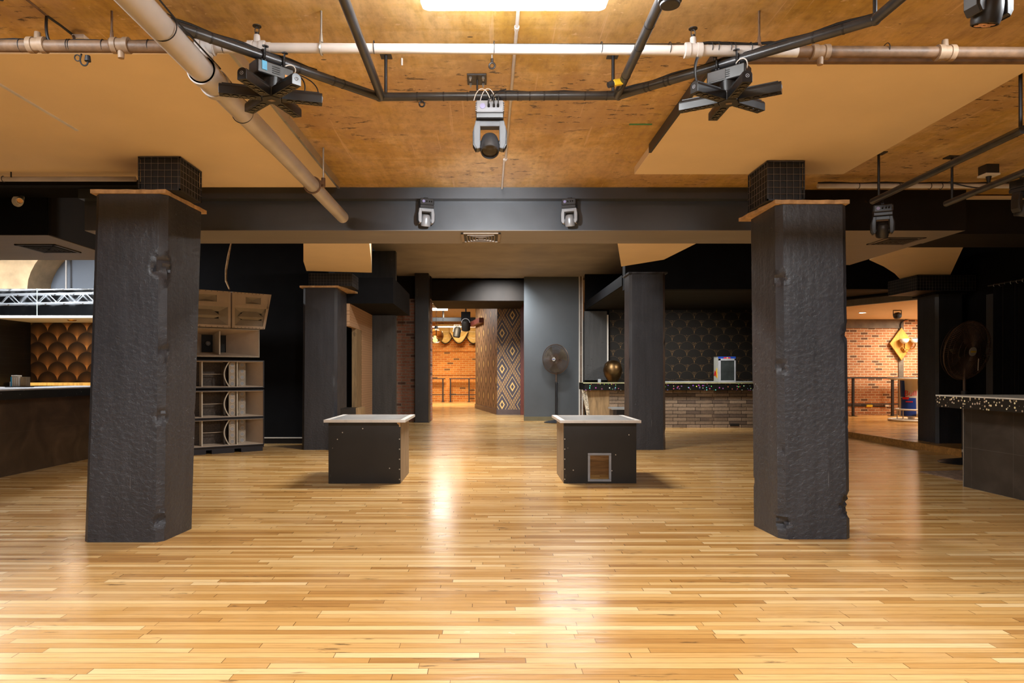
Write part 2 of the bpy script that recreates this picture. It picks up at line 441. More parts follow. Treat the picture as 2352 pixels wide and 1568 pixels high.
def mat_scuff(name, col):
    t = NT(name); c = t.co()
    n = t.noise(c, 3, 5)
    cc = t.ramp(n, [(0.3, [x*0.8 for x in col]), (0.7, [x*1.25 for x in col])])
    s = t.M('MAXIMUM', t.ss(t.noise(c, 30, 2, 0.5), 0.755, 0.78), t.ss(t.noise(t.co((70, 70, 3)), 1, 2), 0.76, 0.78))
    cc = t.mix(t.M('MULTIPLY', s, 0.55), cc, (0.38, 0.33, 0.27))
    t.bump(t.noise(c, 40, 4), 0.15, 0.003)
    return t.out(cc, 0.42, 0, 0.45)
def mat_deco(name):
    """tan paper with rows of small upright lozenges"""
    t = NT(name); c = t.co((1/0.14, 1/0.10, 1), swiz='yz-')
    u, v, _ = t.xyz(c)
    row = t.M('FLOOR', v)
    uu = t.M('FRACT', t.M('ADD', u, t.M('MULTIPLY', t.M('PINGPONG', row, 1), 0.5)))
    vv = t.M('FRACT', v)
    a = t.M('ABSOLUTE', t.M('SUBTRACT', uu, 0.5)); b = t.M('ABSOLUTE', t.M('SUBTRACT', vv, 0.5))
    d = t.M('MAXIMUM', t.M('MULTIPLY', a, 1.3), b)
    line = t.M('MULTIPLY', t.M('GREATER_THAN', d, 0.25), t.M('LESS_THAN', d, 0.38))
    col = t.mix(line, (0.50, 0.30, 0.165), (0.29, 0.155, 0.075))
    return t.out(col, 0.6, 0, 0.3)

M_FLOOR = mat_floor(tint=(0.93, 0.89, 0.83))
M_PLAT = mat_floor('platform_strip_wood', tint=(0.95, 0.78, 0.55))
M_CEIL = mat_concrete('amber_concrete', [(0.36, 0.205, 0.05), (0.52, 0.325, 0.08), (0.60, 0.375, 0.115), (0.74, 0.52, 0.24), (0.46, 0.275, 0.13)])
M_SOFFIT = pm('cream_soffit_paint', (0.79, 0.61, 0.375), 0.6, var=0.04, ns=2.0, bump=0.06, bs=90)
M_COL = mat_paintcol('charcoal_column_paint', (0.036, 0.0375, 0.045), 0.32)
M_COL2 = mat_paintcol('dark_column_paint', (0.030, 0.031, 0.037), 0.4, 0.4)
M_BEAM = pm('slate_grey_paint', (0.050, 0.055, 0.064), 0.36, var=0.12, ns=3, bump=0.05, bs=30)
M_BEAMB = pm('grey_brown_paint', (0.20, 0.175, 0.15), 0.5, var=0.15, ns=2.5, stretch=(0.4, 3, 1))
M_BLACK = pm('black_wall_paint', (0.006, 0.006, 0.007), 0.75, var=0.3, ns=2, spec=0.1)
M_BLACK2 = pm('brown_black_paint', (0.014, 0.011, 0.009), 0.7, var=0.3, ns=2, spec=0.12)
M_SLATE = pm('slate_wall_paint', (0.065, 0.072, 0.078), 0.42, var=0.08, ns=2)
M_HICEIL = pm('upper_ceiling_paint', (0.34, 0.29, 0.24), 0.6, var=0.2, ns=1.2)
M_BLUEW = pm('blue_grey_wall_paint', (0.17, 0.20, 0.25), 0.55, var=0.1, ns=2)
M_WARMC = pm('warm_bare_concrete', (0.60, 0.43, 0.25), 0.7, var=0.25, ns=3, bump=0.2, bs=15)
M_GREYC = pm('grey_concrete', (0.16, 0.13, 0.10), 0.8, var=0.3, ns=4, bump=0.4, bs=20)
M_BRICKR = mat_brick('red_brick', (0.42, 0.165, 0.075), (0.56, 0.26, 0.12), (0.66, 0.52, 0.36), dark=0.10)
M_BRICKO = mat_brick('orange_brick', (0.52, 0.16, 0.03), (0.66, 0.26, 0.055), (0.66, 0.40, 0.16), bw=0.3, bh=0.10, ms=0.012, dark=0.07)
M_BRICKP = mat_brick('pier_brick', (0.34, 0.14, 0.085), (0.46, 0.20, 0.12), (0.34, 0.25, 0.18), bw=0.24, bh=0.085, ms=0.012, dark=0.15)
M_BRICKPS = mat_brick('pier_brick_side', (0.20, 0.075, 0.045), (0.30, 0.12, 0.07), (0.20, 0.14, 0.10), sw='yz', bw=0.24, bh=0.085, ms=0.012, dark=0.15)
M_STONE = mat_brick('stacked_ledge_stone', (0.16, 0.115, 0.08), (0.34, 0.255, 0.18), (0.022, 0.016, 0.012), bw=0.42, bh=0.085, ms=0.006, dark=0.16, off=0.37, bump=1.0, wash=(0.36, 0.24, 0.14), squash=0.8)
M_SCAL = mat_scallop('scallop_wallpaper', 0.375, (0.55, 0.25, 0.08), (0.018, 0.012, 0.010), loc=(0.35, 0.38))
M_SCAL2 = mat_scallop('gold_cup_wallpaper', 0.40, (0.34, 0.20, 0.075), (0.012, 0.011, 0.010), cup=True)
M_DIA = mat_diamond('diamond_wallpaper', 0.67, 1.16, loc=(0.30, 0.22))
M_DIAD = mat_diamond('dense_diamond_wallpaper', 0.95, 1.12, sw='yz', dense=True)
M_DECO = mat_deco('tan_deco_wallpaper')
M_TILE = mat_tile('brown_slate_tile', (0.034, 0.027, 0.022), (0.09, 0.08, 0.07), 0.62, 0.46, loc=(0.21, 0.0))
M_TILEX = mat_tile('brown_slate_tile_end', (0.052, 0.040, 0.032), (0.10, 0.085, 0.07), 0.62, 0.46, sw='xz')
M_GLIT = mat_glitter('dotted_black_trim', 28, 0.30, (0.95, 0.80, 0.50), 0.1)
M_GLIT2 = mat_glitter('sparkle_black_trim', 18, 0.32, (0.7, 0.7, 0.4), 0.75)
M_GLIT3 = mat_glitter('faint_dotted_trim', 22, 0.17, (0.5, 0.5, 0.5), 0.1)
M_TOPW = pm('pale_counter_edge', (0.62, 0.58, 0.50), 0.25, var=0.08)
M_TOPD = pm('black_counter_top', (0.02, 0.02, 0.02), 0.12, var=0.2)
M_PIPEB = pm('black_steel_pipe', (0.050, 0.050, 0.053), 0.32, 0.35, var=0.3, ns=8)
M_BLKM = pm('black_metal', (0.018, 0.018, 0.020), 0.40, 0.2, var=0.25, ns=9)
M_BLKS = pm('stage_light_black', (0.008, 0.008, 0.009), 0.36, var=0.25, ns=9)
M_BLKP = pm('black_plastic', (0.022, 0.022, 0.024), 0.38, var=0.2, ns=9)
M_CABLE = pm('black_rubber', (0.012, 0.012, 0.013), 0.5, var=0.2)
M_CABLEW = pm('white_cable', (0.75, 0.74, 0.72), 0.45, var=0.08)
M_SILV = pm('silver_grey_plastic', (0.30, 0.31, 0.33), 0.35, 0.3, var=0.15)
M_SILVL = pm('light_silver_casing', (0.30, 0.31, 0.34), 0.55, 0.0, var=0.12, spec=0.2)
M_SILVD = pm('mid_grey_casing', (0.15, 0.155, 0.165), 0.6, 0.0, var=0.12, spec=0.15)
M_ALU = pm('brushed_aluminium', (0.62, 0.62, 0.62), 0.3, 0.9, var=0.1)
M_PIPEW = pm('pale_pipe_paint', (0.62, 0.58, 0.55), 0.38, var=0.14, ns=4)
M_PIPEG = pm('big_pipe_paint', (0.47, 0.425, 0.39), 0.34, var=0.16, ns=3)
M_PIPER2 = pm('grimy_fitting_paint', (0.27, 0.18, 0.11), 0.55, var=0.25, ns=14)
M_PIPER = pm('grimy_pipe_paint', (0.15, 0.085, 0.045), 0.55, var=0.35, ns=14, bump=0.3, bs=60)
M_STEELD = pm('dark_bare_steel', (0.05, 0.045, 0.042), 0.45, 0.5, var=0.25)
M_BOLT = pm('galvanised_steel', (0.5, 0.5, 0.48), 0.35, 0.8, var=0.15)
M_YEL = pm('yellow_plastic', (0.80, 0.55, 0.03), 0.4, var=0.1)
M_BLUE = pm('blue_sticker', (0.03, 0.42, 0.78), 0.4, var=0.1)
M_ORNG = pm('orange_sticker', (0.75, 0.32, 0.05), 0.4, var=0.1)
M_WHITE = pm('off_white_plastic', (0.75, 0.70, 0.62), 0.4, var=0.06)
M_GREENT = pm('green_tape', (0.03, 0.22, 0.06), 0.5, var=0.2)
M_TANPLY = pm('raw_plywood_edge', (0.52, 0.32, 0.15), 0.7, var=0.3, ns=14, bump=0.3, bs=40)
M_WIRE = pm('grey_mesh_wire', (0.13, 0.11, 0.10), 0.5, 0.4, var=0.2)
M_PODB = mat_scuff('scuffed_black_board', (0.017, 0.015, 0.0135))
M_PODS = mat_ply('worn_grey_ply', (0.26, 0.19, 0.12))
M_PODT = pm('white_laminate', (0.62, 0.64, 0.66), 0.16, var=0.05, ns=3)
def _translucent(m, col, f):
    nt = m.node_tree; b = nt.nodes['Principled BSDF']; o = nt.nodes['Material Output']
    tr = nt.nodes.new('ShaderNodeBsdfTranslucent'); tr.inputs[0].default_value = (*col, 1)
    mx = nt.nodes.new('ShaderNodeMixShader'); mx.inputs[0].default_value = f
    nt.links.new(b.outputs[0], mx.inputs[1]); nt.links.new(tr.outputs[0], mx.inputs[2]); nt.links.new(mx.outputs[0], o.inputs[0])
_translucent(M_PODT, (0.95, 0.93, 0.90), 0.55)
M_PODE = pm('white_edge_strip', (0.74, 0.71, 0.67), 0.3, var=0.08)
M_WOOD = mat_ply('bare_pine', (0.62, 0.36, 0.16), 'x')
M_WOODE = mat_ply('knotty_brown_board', (0.27, 0.175, 0.085))
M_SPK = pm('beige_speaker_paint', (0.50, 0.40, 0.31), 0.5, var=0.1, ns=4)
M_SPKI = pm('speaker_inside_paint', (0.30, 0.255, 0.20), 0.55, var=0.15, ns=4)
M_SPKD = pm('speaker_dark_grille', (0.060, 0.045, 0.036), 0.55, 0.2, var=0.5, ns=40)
M_SPKX = pm('speaker_throat_black', (0.006, 0.006, 0.006), 0.6)
M_PALLET = pm('black_base_blocks', (0.012, 0.011, 0.016), 0.5)
M_MIRROR = pm('mirror_glass', (0.86, 0.90, 0.90), 0.03, 1.0, var=0.02)
M_FANG = pm('fan_guard_wire', (0.13, 0.085, 0.06), 0.45, 0.5, var=0.3)
M_FANB = pm('fan_blade_metal', (0.07, 0.05, 0.038), 0.55, 0.1, var=0.3)
M_FANBS = pm('silver_fan_blade', (0.20, 0.185, 0.15), 0.40, 0.6, var=0.3)
M_BADGE = pm('pale_badge', (0.55, 0.50, 0.42), 0.4, var=0.08)
M_GOLD = pm('polished_brass', (0.70, 0.43, 0.12), 0.22, 1.0, var=0.1)
M_PLAQ = mat_ply('honey_wood_plaque', (0.56, 0.285, 0.055))
M_SHADE = pm('frosted_glass_shade', (0.82, 0.78, 0.68), 0.35, var=0.04)
M_DRAPE = pm('gold_satin', (0.60, 0.40, 0.13), 0.4, var=0.15, ns=5)
M_RUG = pm('worn_brown_mat', (0.20, 0.125, 0.08), 0.9, var=0.5, ns=16, bump=0.4, bs=80)
M_MAROON = pm('maroon_trim_paint', (0.13, 0.03, 0.02), 0.35, var=0.15)
M_PLUM = pm('dark_plum_skirting', (0.085, 0.055, 0.05), 0.35, var=0.15)
M_PLAST = mat_paintcol('dark_rough_plaster', (0.050, 0.048, 0.046), 0.55, 0.8)
M_POST = mat_scuff('black_brown_post', (0.020, 0.015, 0.012))
M_TERR = pm('speckled_granite', (0.42, 0.36, 0.27), 0.5, var=0.9, ns=26)
M_CURT = pm('black_curtain_cloth', (0.006, 0.006, 0.008), 0.8, var=0.3, spec=0.2)
M_RED = pm('red_print', (0.60, 0.02, 0.03), 0.4, var=0.05)
M_DBLUE = pm('deep_blue_panel', (0.012, 0.05, 0.30), 0.35, var=0.08)
M_SILVP = pm('silver_panel', (0.62, 0.60, 0.55), 0.35, 0.2, var=0.05)
M_STEPF = mat_ply('amber_step_board', (0.42, 0.20, 0.05), 'x')
M_FRIDGE = pm('pale_grey_enamel', (0.48, 0.50, 0.50), 0.3, var=0.05)
def mat_glass(name, tint, rough=0.02, alpha=None):
    t = NT(name); t.out(tint, rough, 0, 0.5)
    t.b.inputs['Transmission Weight'].default_value = 1.0; t.b.inputs['IOR'].default_value = 1.15
    return t.m
M_GLASSD = pm('dark_fridge_glass', (0.03, 0.035, 0.035), 0.06, var=0.2)
M_GLOBE = mat_glass('smoked_globe_glass', (0.93, 0.86, 0.70))
M_LENS = pm('dark_lens_glass', (0.03, 0.025, 0.02), 0.08, var=0.1)
M_LENSA = pm('amber_lit_reflector', (0.70, 0.42, 0.20), 0.2, 0.8, var=0.2)
M_PANEL = em('light_panel_diffuser', (0.95, 0.98, 1.0), 36.0)
M_GLOW = em('far_room_lamp_diffuser', (1.0, 0.92, 0.80), 9.0)
M_DOWN = em('downlight_lens', (1.0, 0.93, 0.80), 60.0)
M_BULB = em('amber_bulb', (1.0, 0.55, 0.14), 3.0)
M_VENTM = pm('dark_vent_metal', (0.035, 0.035, 0.038), 0.4, 0.3, var=0.2)
M_VENTL = pm('brown_vent_rim', (0.22, 0.16, 0.11), 0.4, 0.2, var=0.15)
# ================================================================ the room
ZC = 3.06        # concrete ceiling over the dance floor
ZP = 3.00        # cream drop panels
ZB = 2.68        # underside of the dropped beam
ZH = 4.05        # upper ceiling beyond the beam
def quadz(bm, poly, z0, z1): return prism(bm, poly, z0, z1)

st('floor', box(nb(), -11.4, -3.6, -0.12, 13.6, 34.0, 0.0), M_FLOOR)
st('ceiling', box(nb(), -9.2, -3.6, ZC, 8.6, 6.75, ZC + 0.25), M_CEIL)
# cream panels round the column heads
bm = nb(); box(bm, -9.0, 3.62, ZP, -1.355, 6.2, ZC + 0.02)
st('ceiling', bm, M_SOFFIT, bevel=0.004)
bm = nb(); box(bm, 1.245, 3.73, ZP, 3.02, 5.80, ZC + 0.02)
st('ceiling', bm, M_SOFFIT, bevel=0.004)
bm = nb()
box(bm, -1.367, 3.60, ZP - 0.006, -1.347, 6.22, ZC + 0.01)
st('trim_1', bm, M_ALU)
bm = nb(); box(bm, 1.232, 3.73, ZP - 0.006, 1.252, 5.22, ZC + 0.01)
st('trim_2', bm, M_STEELD)
bm = nb(); box(bm, 1.24, 3.70, ZP - 0.004, 3.03, 3.735, ZC + 0.01)
st('trim_3', bm, M_PIPER)
bm = nb(); box(bm, -2.865, 3.62, ZP - 0.006, -2.845, 4.75, ZP + 0.01)
st('trim_4', bm, M_PIPEW)
# dropped beam: centre span, left wing, right wing
bm = nb(); box(bm, -3.85, 6.52, ZB, 4.56, 7.16, ZH + 0.1)
beam = st('trim_5', bm, M_BEAM)
st('trim_31', box(nb(), -3.85, 6.523, ZB - 0.006, 4.56, 7.16, ZB + 0.002), M_BEAMB)  # lighter brown skin: warm floor bounce painted onto the beam's underside
bm = nb(); box(bm, -9.1, 6.77, ZB, -4.36, 8.23, ZH + 0.1)
st('trim_6', bm, M_BEAMB)
bm = nb(); box(bm, 4.56, 6.70, ZB, 8.6, 7.41, ZH + 0.1)
st('trim_7', bm, M_BLACK2)
bm = nb(); box(bm, 3.73, 7.165, ZB + 0.004, 3.75, 8.6, ZH)
st('trim_29', bm, M_BLACK)
st('trim_30', box(nb(), 2.645, 13.45, 3.052, 2.668, 18.7, 3.26), M_BLACK)
bm = nb(); box(bm, 3.75, 7.16, ZB, 4.56, 8.6, ZH + 0.1)
st('trim_8', bm, M_BEAMB)
# side of the left wing, boxed in dark brown
bm = nb(); box(bm, -4.358, 6.775, ZB + 0.004, -4.33, 8.23, ZH)
st('trim_9', bm, M_BLACK2)
bm = nb(); box(bm, -9.1, 6.745, ZB + 0.002, -4.355, 6.768, ZC)
st('trim_10', bm, M_BLACK)
# black boxed duct left of the column head
bm = nb(); box(bm, -9.1, 5.95, 2.95, -3.06, 6.03, 3.0)
box(bm, -9.1, 6.03, 3.05, -3.0, 6.76, 3.065)
st('trim_11', bm, M_BLACK)
# light batten along the top of the right beam
bm = nb(); box(bm, 3.0, 6.66, ZC - 0.045, 8.6, 6.70, ZC - 0.015)
st('trim_12', bm, M_SOFFIT)
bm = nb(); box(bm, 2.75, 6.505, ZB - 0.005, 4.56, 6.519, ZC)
st('trim_32', bm, M_BLACK2)  # dark skin: light falloff painted over the beam's right end
bm = nb(); box(bm, -3.85, 6.42, 2.955, 2.7, 6.52, ZC)
st('trim_13', bm, M_BEAM)

# upper ceiling beyond the beam
bm = nb(); box(bm, -2.5, 7.1, ZH, 13.6, 19.5, ZH + 0.2)
st('ceiling', bm, M_HICEIL)
bm = nb(); box(bm, -4.3, 7.1, ZH, -2.5, 13.0, ZH + 0.2)
st('ceiling', bm, M_BLACK)
bm = nb(); box(bm, -11.4, 7.1, ZH, -4.3, 14.3, ZH + 0.2)
st('ceiling', bm, M_WARMC)
bm = nb(); box(bm, -9.2, 19.5, 4.0, 13.6, 34.2, 4.2)
st('ceiling', bm, pm('far_ceiling_paint', (0.36, 0.27, 0.18), 0.6, var=0.2))
bm = nb(); box(bm, -1.62, 19.5, 3.41, 1.05, 21.9, ZH)
st('trim_14', bm, M_BLACK2)
# drop panels round the next row of columns
def poly_slab(pix, z, th, m):
    st('ceiling', prism(nb(), [XY(a, b, z) for a, b in pix], z, z + th), m)
poly_slab([(697, 553), (848, 553), (852, 590), (854, 626), (704, 622), (697, 600)], 3.06, 0.4, M_SOFFIT)
poly_slab([(1418, 556), (1605, 556), (1525, 596), (1427, 612)], 3.06, 0.4, M_SOFFIT)
poly_slab([(2060, 566), (2213, 566), (2180, 637), (2140, 635), (2074, 648), (2055, 628), (2030, 612), (1997, 597)], 3.0, 0.4, M_SOFFIT)
# black bulkheads behind the right drop panel and over the stone bar
bm = nb(); box(bm, 2.66, 13.2, 2.95, 9.0, 13.45, ZH)
bm2 = bm; box(bm2, 3.2, 9.6, 3.9, 9.0, 13.3, ZH + 0.01)
st('trim_15', bm, M_BLACK)
# walls
bm = nb(); box(bm, -9.2, -3.6, 0, -8.9, 8.2, ZH + 0.2); box(bm, -11.4, 8.2, 0, -11.2, 14.3, ZH + 0.2); box(bm, -11.4, 8.0, 0, -9.2, 8.2, ZH + 0.2)
st('wall_left', bm, M_BLACK)
bm = nb(); box(bm, 8.35, -3.6, 0, 8.6, 12.75, ZH); box(bm, 8.2, 12.75, 0, 8.6, 13.0, ZH)
st('wall_right', bm, M_BLACK)
st('wall_front', box(nb(), -9.2, -3.8, 0, 8.6, -3.6, ZC + 0.25), M_BEAMB)
# black wall behind the speaker stack, with a pale skirting line
st('wall_back', box(nb(), -5.6, 12.9, 0, -3.05, 13.1, ZH + 0.1), M_BLACK)
bm = nb(); box(bm, -4.6, 12.872, 0.0, -3.05, 12.9, 0.10)
st('baseboard_back', bm, M_BLACK2)
bm = nb(); box(bm, -4.6, 12.862, 0.10, -3.05, 12.9, 0.118)
st('trim_16', bm, M_WHITE)
# left back room behind the bar
st('wall_back', box(nb(), -11.3, 14.0, 0, -5.4, 14.2, ZH + 0.1), M_BLUEW)
st('wall_back', box(nb(), -8.7, 13.0, 0.9, -5.5, 13.06, 2.30), M_SCAL)
bm = nb(); box(bm, -8.78, 8.6, 0, -8.70, 13.05, 2.29)
st('wall_left', bm, mat_tile('black_gloss_tile', (0.006, 0.006, 0.006), (0.02, 0.02, 0.016), 0.2, 0.1))
arc = [(-9.0, 2.6), (-9.0, ZH), (-7.72, ZH)]
for i in range(9):
    a = i / 8 * PI / 2
    arc.append((-8.02 - 0.75 * (math.sin(a)) * 0.9 + 0.22, 3.72 - 0.72 * (1 - math.cos(a)) * 0.9 - 0.25 * i / 8))
arc.append((-8.6, 2.6))
st('wall_left', prism(nb(), [(-11.2, 2.6), (-8.97, 2.6), (-8.97, 2.98), (-8.95, 3.15), (-8.90, 3.3), (-8.82, 3.45), (-8.74, 3.56), (-8.5, 3.8), (-8.2, ZH), (-11.2, ZH)], -14.0, -13.3, XZ), M_WARMC)
# tan papered doorway wall behind the middle left column
bm = nb()
X0, X1 = -2.64, -2.56
box(bm, X0, 13.90, 0, X1, 15.15, 2.62); box(bm, X0, 12.66, 2.2, X1, 13.90, 2.62)
st('wall_left', bm, M_DECO)
bm = nb(); box(bm, -2.655, 13.35, 0, -2.565, 13.90, 2.2)
st('door_1', bm, M_WOODE)
st('wall_left', box(nb(), -3.4, 12.95, 0, -3.3, 15.2, 2.7), M_BLACK)
st('wall_back', box(nb(), -3.4, 15.2, 0, -2.05, 15.4, ZH), M_PLAST)
st('trim_17', box(nb(), -3.3, 12.66, 2.62, -1.75, 15.3, 3.1), M_BLACK)
# brick pier in the middle distance
st('wall_centre', box(nb(), -2.72, 19.10, 0, -1.585, 19.6, 3.42), M_BRICKP)
st('wall_centre', box(nb(), -2.72, 19.055, 3.42, -1.585, 19.62, ZH), M_BLACK2)
# far room
st('wall_far', box(nb(), -6.0, 33.0, 0, 2.0, 33.3, 4.1), M_BRICKO)
bm = nb(); box(bm, -6.0, 32.93, 2.42, 2.0, 33.0, 2.60); box(bm, -6.0, 32.95, 1.28, 2.0, 33.0, 1.40)
st('trim_18', bm, M_BRICKO)
st('wall_far', box(nb(), -6.2, 19.6, 0, -6.0, 33.3, 4.1), M_BRICKP)
# papered pier
A, B, C_ = (-0.47, 26.5), (0.31, 22.15), (1.08, 22.15)
def wall_seg(a, b, z0, z1, th=0.15):
    d = Vector((b[0]-a[0], b[1]-a[1], 0)).normalized(); nrm = Vector((-d.y, d.x, 0)) * th
    return prism(nb(), [a, b, (b[0]+nrm.x, b[1]+nrm.y), (a[0]+nrm.x, a[1]+nrm.y)], z0, z1)
st('wall_far', wall_seg(A, B, 0, 3.9), M_DIAD)
st('wall_far', wall_seg(B, C_, 0, 3.9), M_DIA)
bm = nb()
def seg_into(bm, a, b, z0, z1, off, th):
    d = Vector((b[0]-a[0], b[1]-a[1], 0)).normalized(); n_ = Vector((d.y, -d.x, 0))
    pts = [Vector((*a, 0)) + n_*(-th), Vector((*b, 0)) + n_*(-th), Vector((*b, 0)) + n_*off, Vector((*a, 0)) + n_*off]
    prism(bm, [(p.x, p.y) for p in pts], z0, z1)
seg_into(bm, A, B, 0, 0.17, 0.03, 0.02); seg_into(bm, B, C_, 0, 0.17, 0.03, 0.02)
st('baseboard_far', bm, M_PLUM)
bm = nb(); seg_into(bm, (-0.55, 26.9), (-0.15, 24.7), 3.18, 3.36, 0.16, 0.02)
st('trim_19', bm, M_MAROON)
st('trim_20', box(nb(), 1.06, 22.0, 0, 1.17, 22.3, 3.9), M_MAROON)
# slate wall
st('wall_centre', box(nb(), 1.03, 19.2, 0, 2.56, 19.45, ZH), M_SLATE)
bm = nb(); box(bm, 1.02, 19.17, 0, 2.56, 19.2, 0.12)
st('baseboard_centre', bm, pm('olive_skirting', (0.12, 0.10, 0.05), 0.4))
bm = nb(); box(bm, 2.56, 19.12, 0, 2.585, 19.5, ZH); box(bm, 2.645, 19.12, 0, 2.67, 19.5, ZH); 
st('trim_21', bm, M_WHITE)
bm = nb(); box(bm, 2.585, 19.14, 0, 2.645, 19.5, ZH)
st('trim_22', bm, mat_tile('brown_strip_tile', (0.20, 0.14, 0.10), (0.6, 0.55, 0.5), 5.0, 0.62, sw='xz'))
# behind the stone bar
st('wall_back', box(nb(), 3.3, 18.5, 0, 7.25, 18.62, 3.15), M_SCAL2)
st('ceiling', box(nb(), 2.67, 13.5, 3.05, 9.0, 18.7, 3.25), M_BLACK2)
st('wall_back', box(nb(), 2.67, 18.7, 0, 7.4, 18.8, ZH), M_BLACK)
st('wall_right', box(nb(), 7.25, 16.0, 0, 7.4, 18.7, ZH), M_BLACK)
st('wall_back', box(nb(), 2.60, 18.3, 1.15, 3.20, 18.45, 3.0), M_PLAST)
st('trim_23', box(nb(), 3.20, 18.28, 1.15, 3.235, 18.45, 2.9), M_WHITE)
# raised brick room on the right
st('floor', box(nb(), 7.56, 10.3, 0, 13.6, 20.4, 0.11), M_PLAT)
st('trim_24', box(nb(), 7.51, 10.3, 0, 7.56, 17.2, 0.112), M_STEPF)
st('wall_right', box(nb(), 9.5, 20.06, 0.1, 13.6, 20.3, 3.2), M_BRICKR)
bm = nb(); box(bm, 9.5, 20.0, 2.66, 12.1, 20.07, 2.93); box(bm, 12.06, 20.02, 0.11, 12.2, 20.07, 2.93)
st('trim_25', bm, M_GREYC)
st('wall_right', box(nb(), 13.4, 12.0, 0, 13.6, 20.3, 3.2), M_BRICKR)
st('ceiling', prism(nb(), [(7.7, 16.85), (9.5, 13.3), (13.6, 13.3), (13.6, 20.2), (7.7, 20.2)], 2.92, 3.0), M_SOFFIT)
bm = nb(); seg_into(bm, (7.7, 16.85), (9.5, 13.3), 2.86, 3.0, 0.10, 0.02)
st('trim_26', bm, M_BEAMB)
bm = nb(); seg_into(bm, (7.5, 16.9), (9.4, 13.2), 3.0, ZH, 0.12, 0.1)
st('trim_27', bm, M_BLACK)

# ---------------------------------------------------------------- columns
def column_bm(bot, top, H, cham=0.045, chips=(), seed=1, step=0.022, rough=0.003):
    bm = nb(); n_side = 26; rings = []
    zs = [H * i / int(H / step) for i in range(int(H / step) + 1)]
    rnd = random.Random(seed)
    for z in zs:
        k = z / H
        cs = [Vector((b[0] + (t_[0]-b[0]) * k, b[1] + (t_[1]-b[1]) * k)) for b, t_ in zip(bot, top)]
        cen = sum(cs, Vector((0, 0))) / 4
        per = []
        for i in range(4):
            c, pv, nx = cs[i], cs[i-1], cs[(i+1) % 4]
            a = c + (pv - c).normalized() * cham; b = c + (nx - c).normalized() * cham
            nxt_a = nx + (c - nx).normalized() * cham
            per.append((a, i)); per.append(((a+b)/2, i)); per.append((b, i))
            for j in range(1, n_side):
                per.append((b.lerp(nxt_a, j / n_side), None))
        row = []
        for p, ci in per:
            q = p.copy()
            nv = mnoise.noise(Vector((q.x*9, q.y*9, z*9)) + Vector((seed*7, 0, 0)))
            corner = min((q - c).length for c in cs)
            w = max(0, 1 - corner / 0.09)
            dep = rough * nv * 0.3 + w * (rough * 1.2 * abs(mnoise.noise(Vector((q.x*30, q.y*30, z*30 + seed)))) + 0.003 * max(0, mnoise.noise(Vector((z*9, seed, 0.0)))))
            for (cidx, cz, rad, d) in chips:
                dd = math.sqrt((q - cs[cidx]).length**2 + (z - cz)**2 * 0.8)
                rr = rad * 0.62 * (1 + 0.8 * mnoise.noise(Vector((q.x*26, q.y*26 + seed, z*26))))
                if dd < rr: dep += d * 0.8 * min(1.0, 2.2 * (1 - dd / rr)) * (0.75 + 0.5 * mnoise.noise(Vector((q.x*40, q.y*40, z*40))))
            q += (cen - q).normalized() * dep
            row.append(bm.verts.new((q.x, q.y, z)))
        rings.append(row)
    for A_, B_ in zip(rings[:-1], rings[1:]):
        n = len(A_)
        for i in range(n):
            j = (i + 1) % n; bm.faces.new((A_[i], A_[j], B_[j], B_[i]))
    bm.faces.new(rings[0][::-1]); bm.faces.new(rings[-1])
    return bm
def column(label, bot, top, H, m, cap=None, capm=None, **k):
    ox, oy = bot[0]
    rel = lambda L: [(a - ox, b - oy) for a, b in L]
    t = thing('concrete_column', label, 'column', (ox, oy, 0))
    sh_ = obj('shaft', column_bm(rel(bot), rel(top), H, **k), m, t, smooth=True)
    if cap:
        rc = rel(cap); bm = nb()
        n = 10; pts = []
        for i in range(4):
            a, b = Vector(rc[i]), Vector(rc[(i+1) % 4])
            for j in range(n):
                p = a.lerp(b, j / n); p += Vector((random.uniform(-.008, .008), random.uniform(-.008, .008))); pts.append((p.x, p.y))
        prism(bm, pts, H, H + 0.03)
        obj('cap_board', bm, capm or M_TANPLY, t, label='raw tan board on top of the column' if (capm or M_TANPLY) is M_TANPLY else None)
    return t
column('charcoal painted concrete column standing in front of the speaker stack',
       [(-3.148, 5.29), (-2.530, 5.29), (-2.493, 5.80), (-3.13, 5.82)], [(-3.055, 5.29), (-2.495, 5.29), (-2.465, 5.93), (-3.04, 5.93)], 2.70, M_COL,
       cap=[(-3.065, 5.275), (-2.492, 5.275), (-2.452, 5.965), (-3.05, 5.95)], seed=3,
       chips=[(1, 2.14, 0.16, 0.05), (1, 1.50, 0.10, 0.035), (1, 0.98, 0.10, 0.035), (1, 0.17, 0.11, 0.05), (0, 1.72, 0.07, 0.03), (0, 0.86, 0.06, 0.025), (2, 1.0, 0.08, 0.02), (1, 0.6, 0.06, 0.02)])
column('charcoal painted concrete column with chipped edges, between the stone bar and the brick room',
       [(2.313, 5.39), (2.881, 5.39), (2.90, 5.95), (2.29, 5.92)], [(2.286, 5.39), (2.846, 5.39), (2.87, 5.97), (2.285, 5.97)], 2.645, M_COL,
       cap=[(2.265, 5.372), (2.852, 5.372), (2.878, 5.985), (2.21, 6.01)], seed=11,
       chips=[(0, 2.05, 0.10, 0.05), (0, 1.36, 0.09, 0.05), (0, 0.70, 0.08, 0.045), (0, 0.55, 0.06, 0.03), (0, 0.13, 0.11, 0.06), (1, 0.90, 0.08, 0.03), (1, 0.26, 0.15, 0.05), (1, 1.62, 0.12, 0.03), (1, 2.0, 0.08, 0.02), (1, 0.55, 0.05, 0.03), (3, 0.4, 0.1, 0.03), (3, 1.2, 0.08, 0.03)])
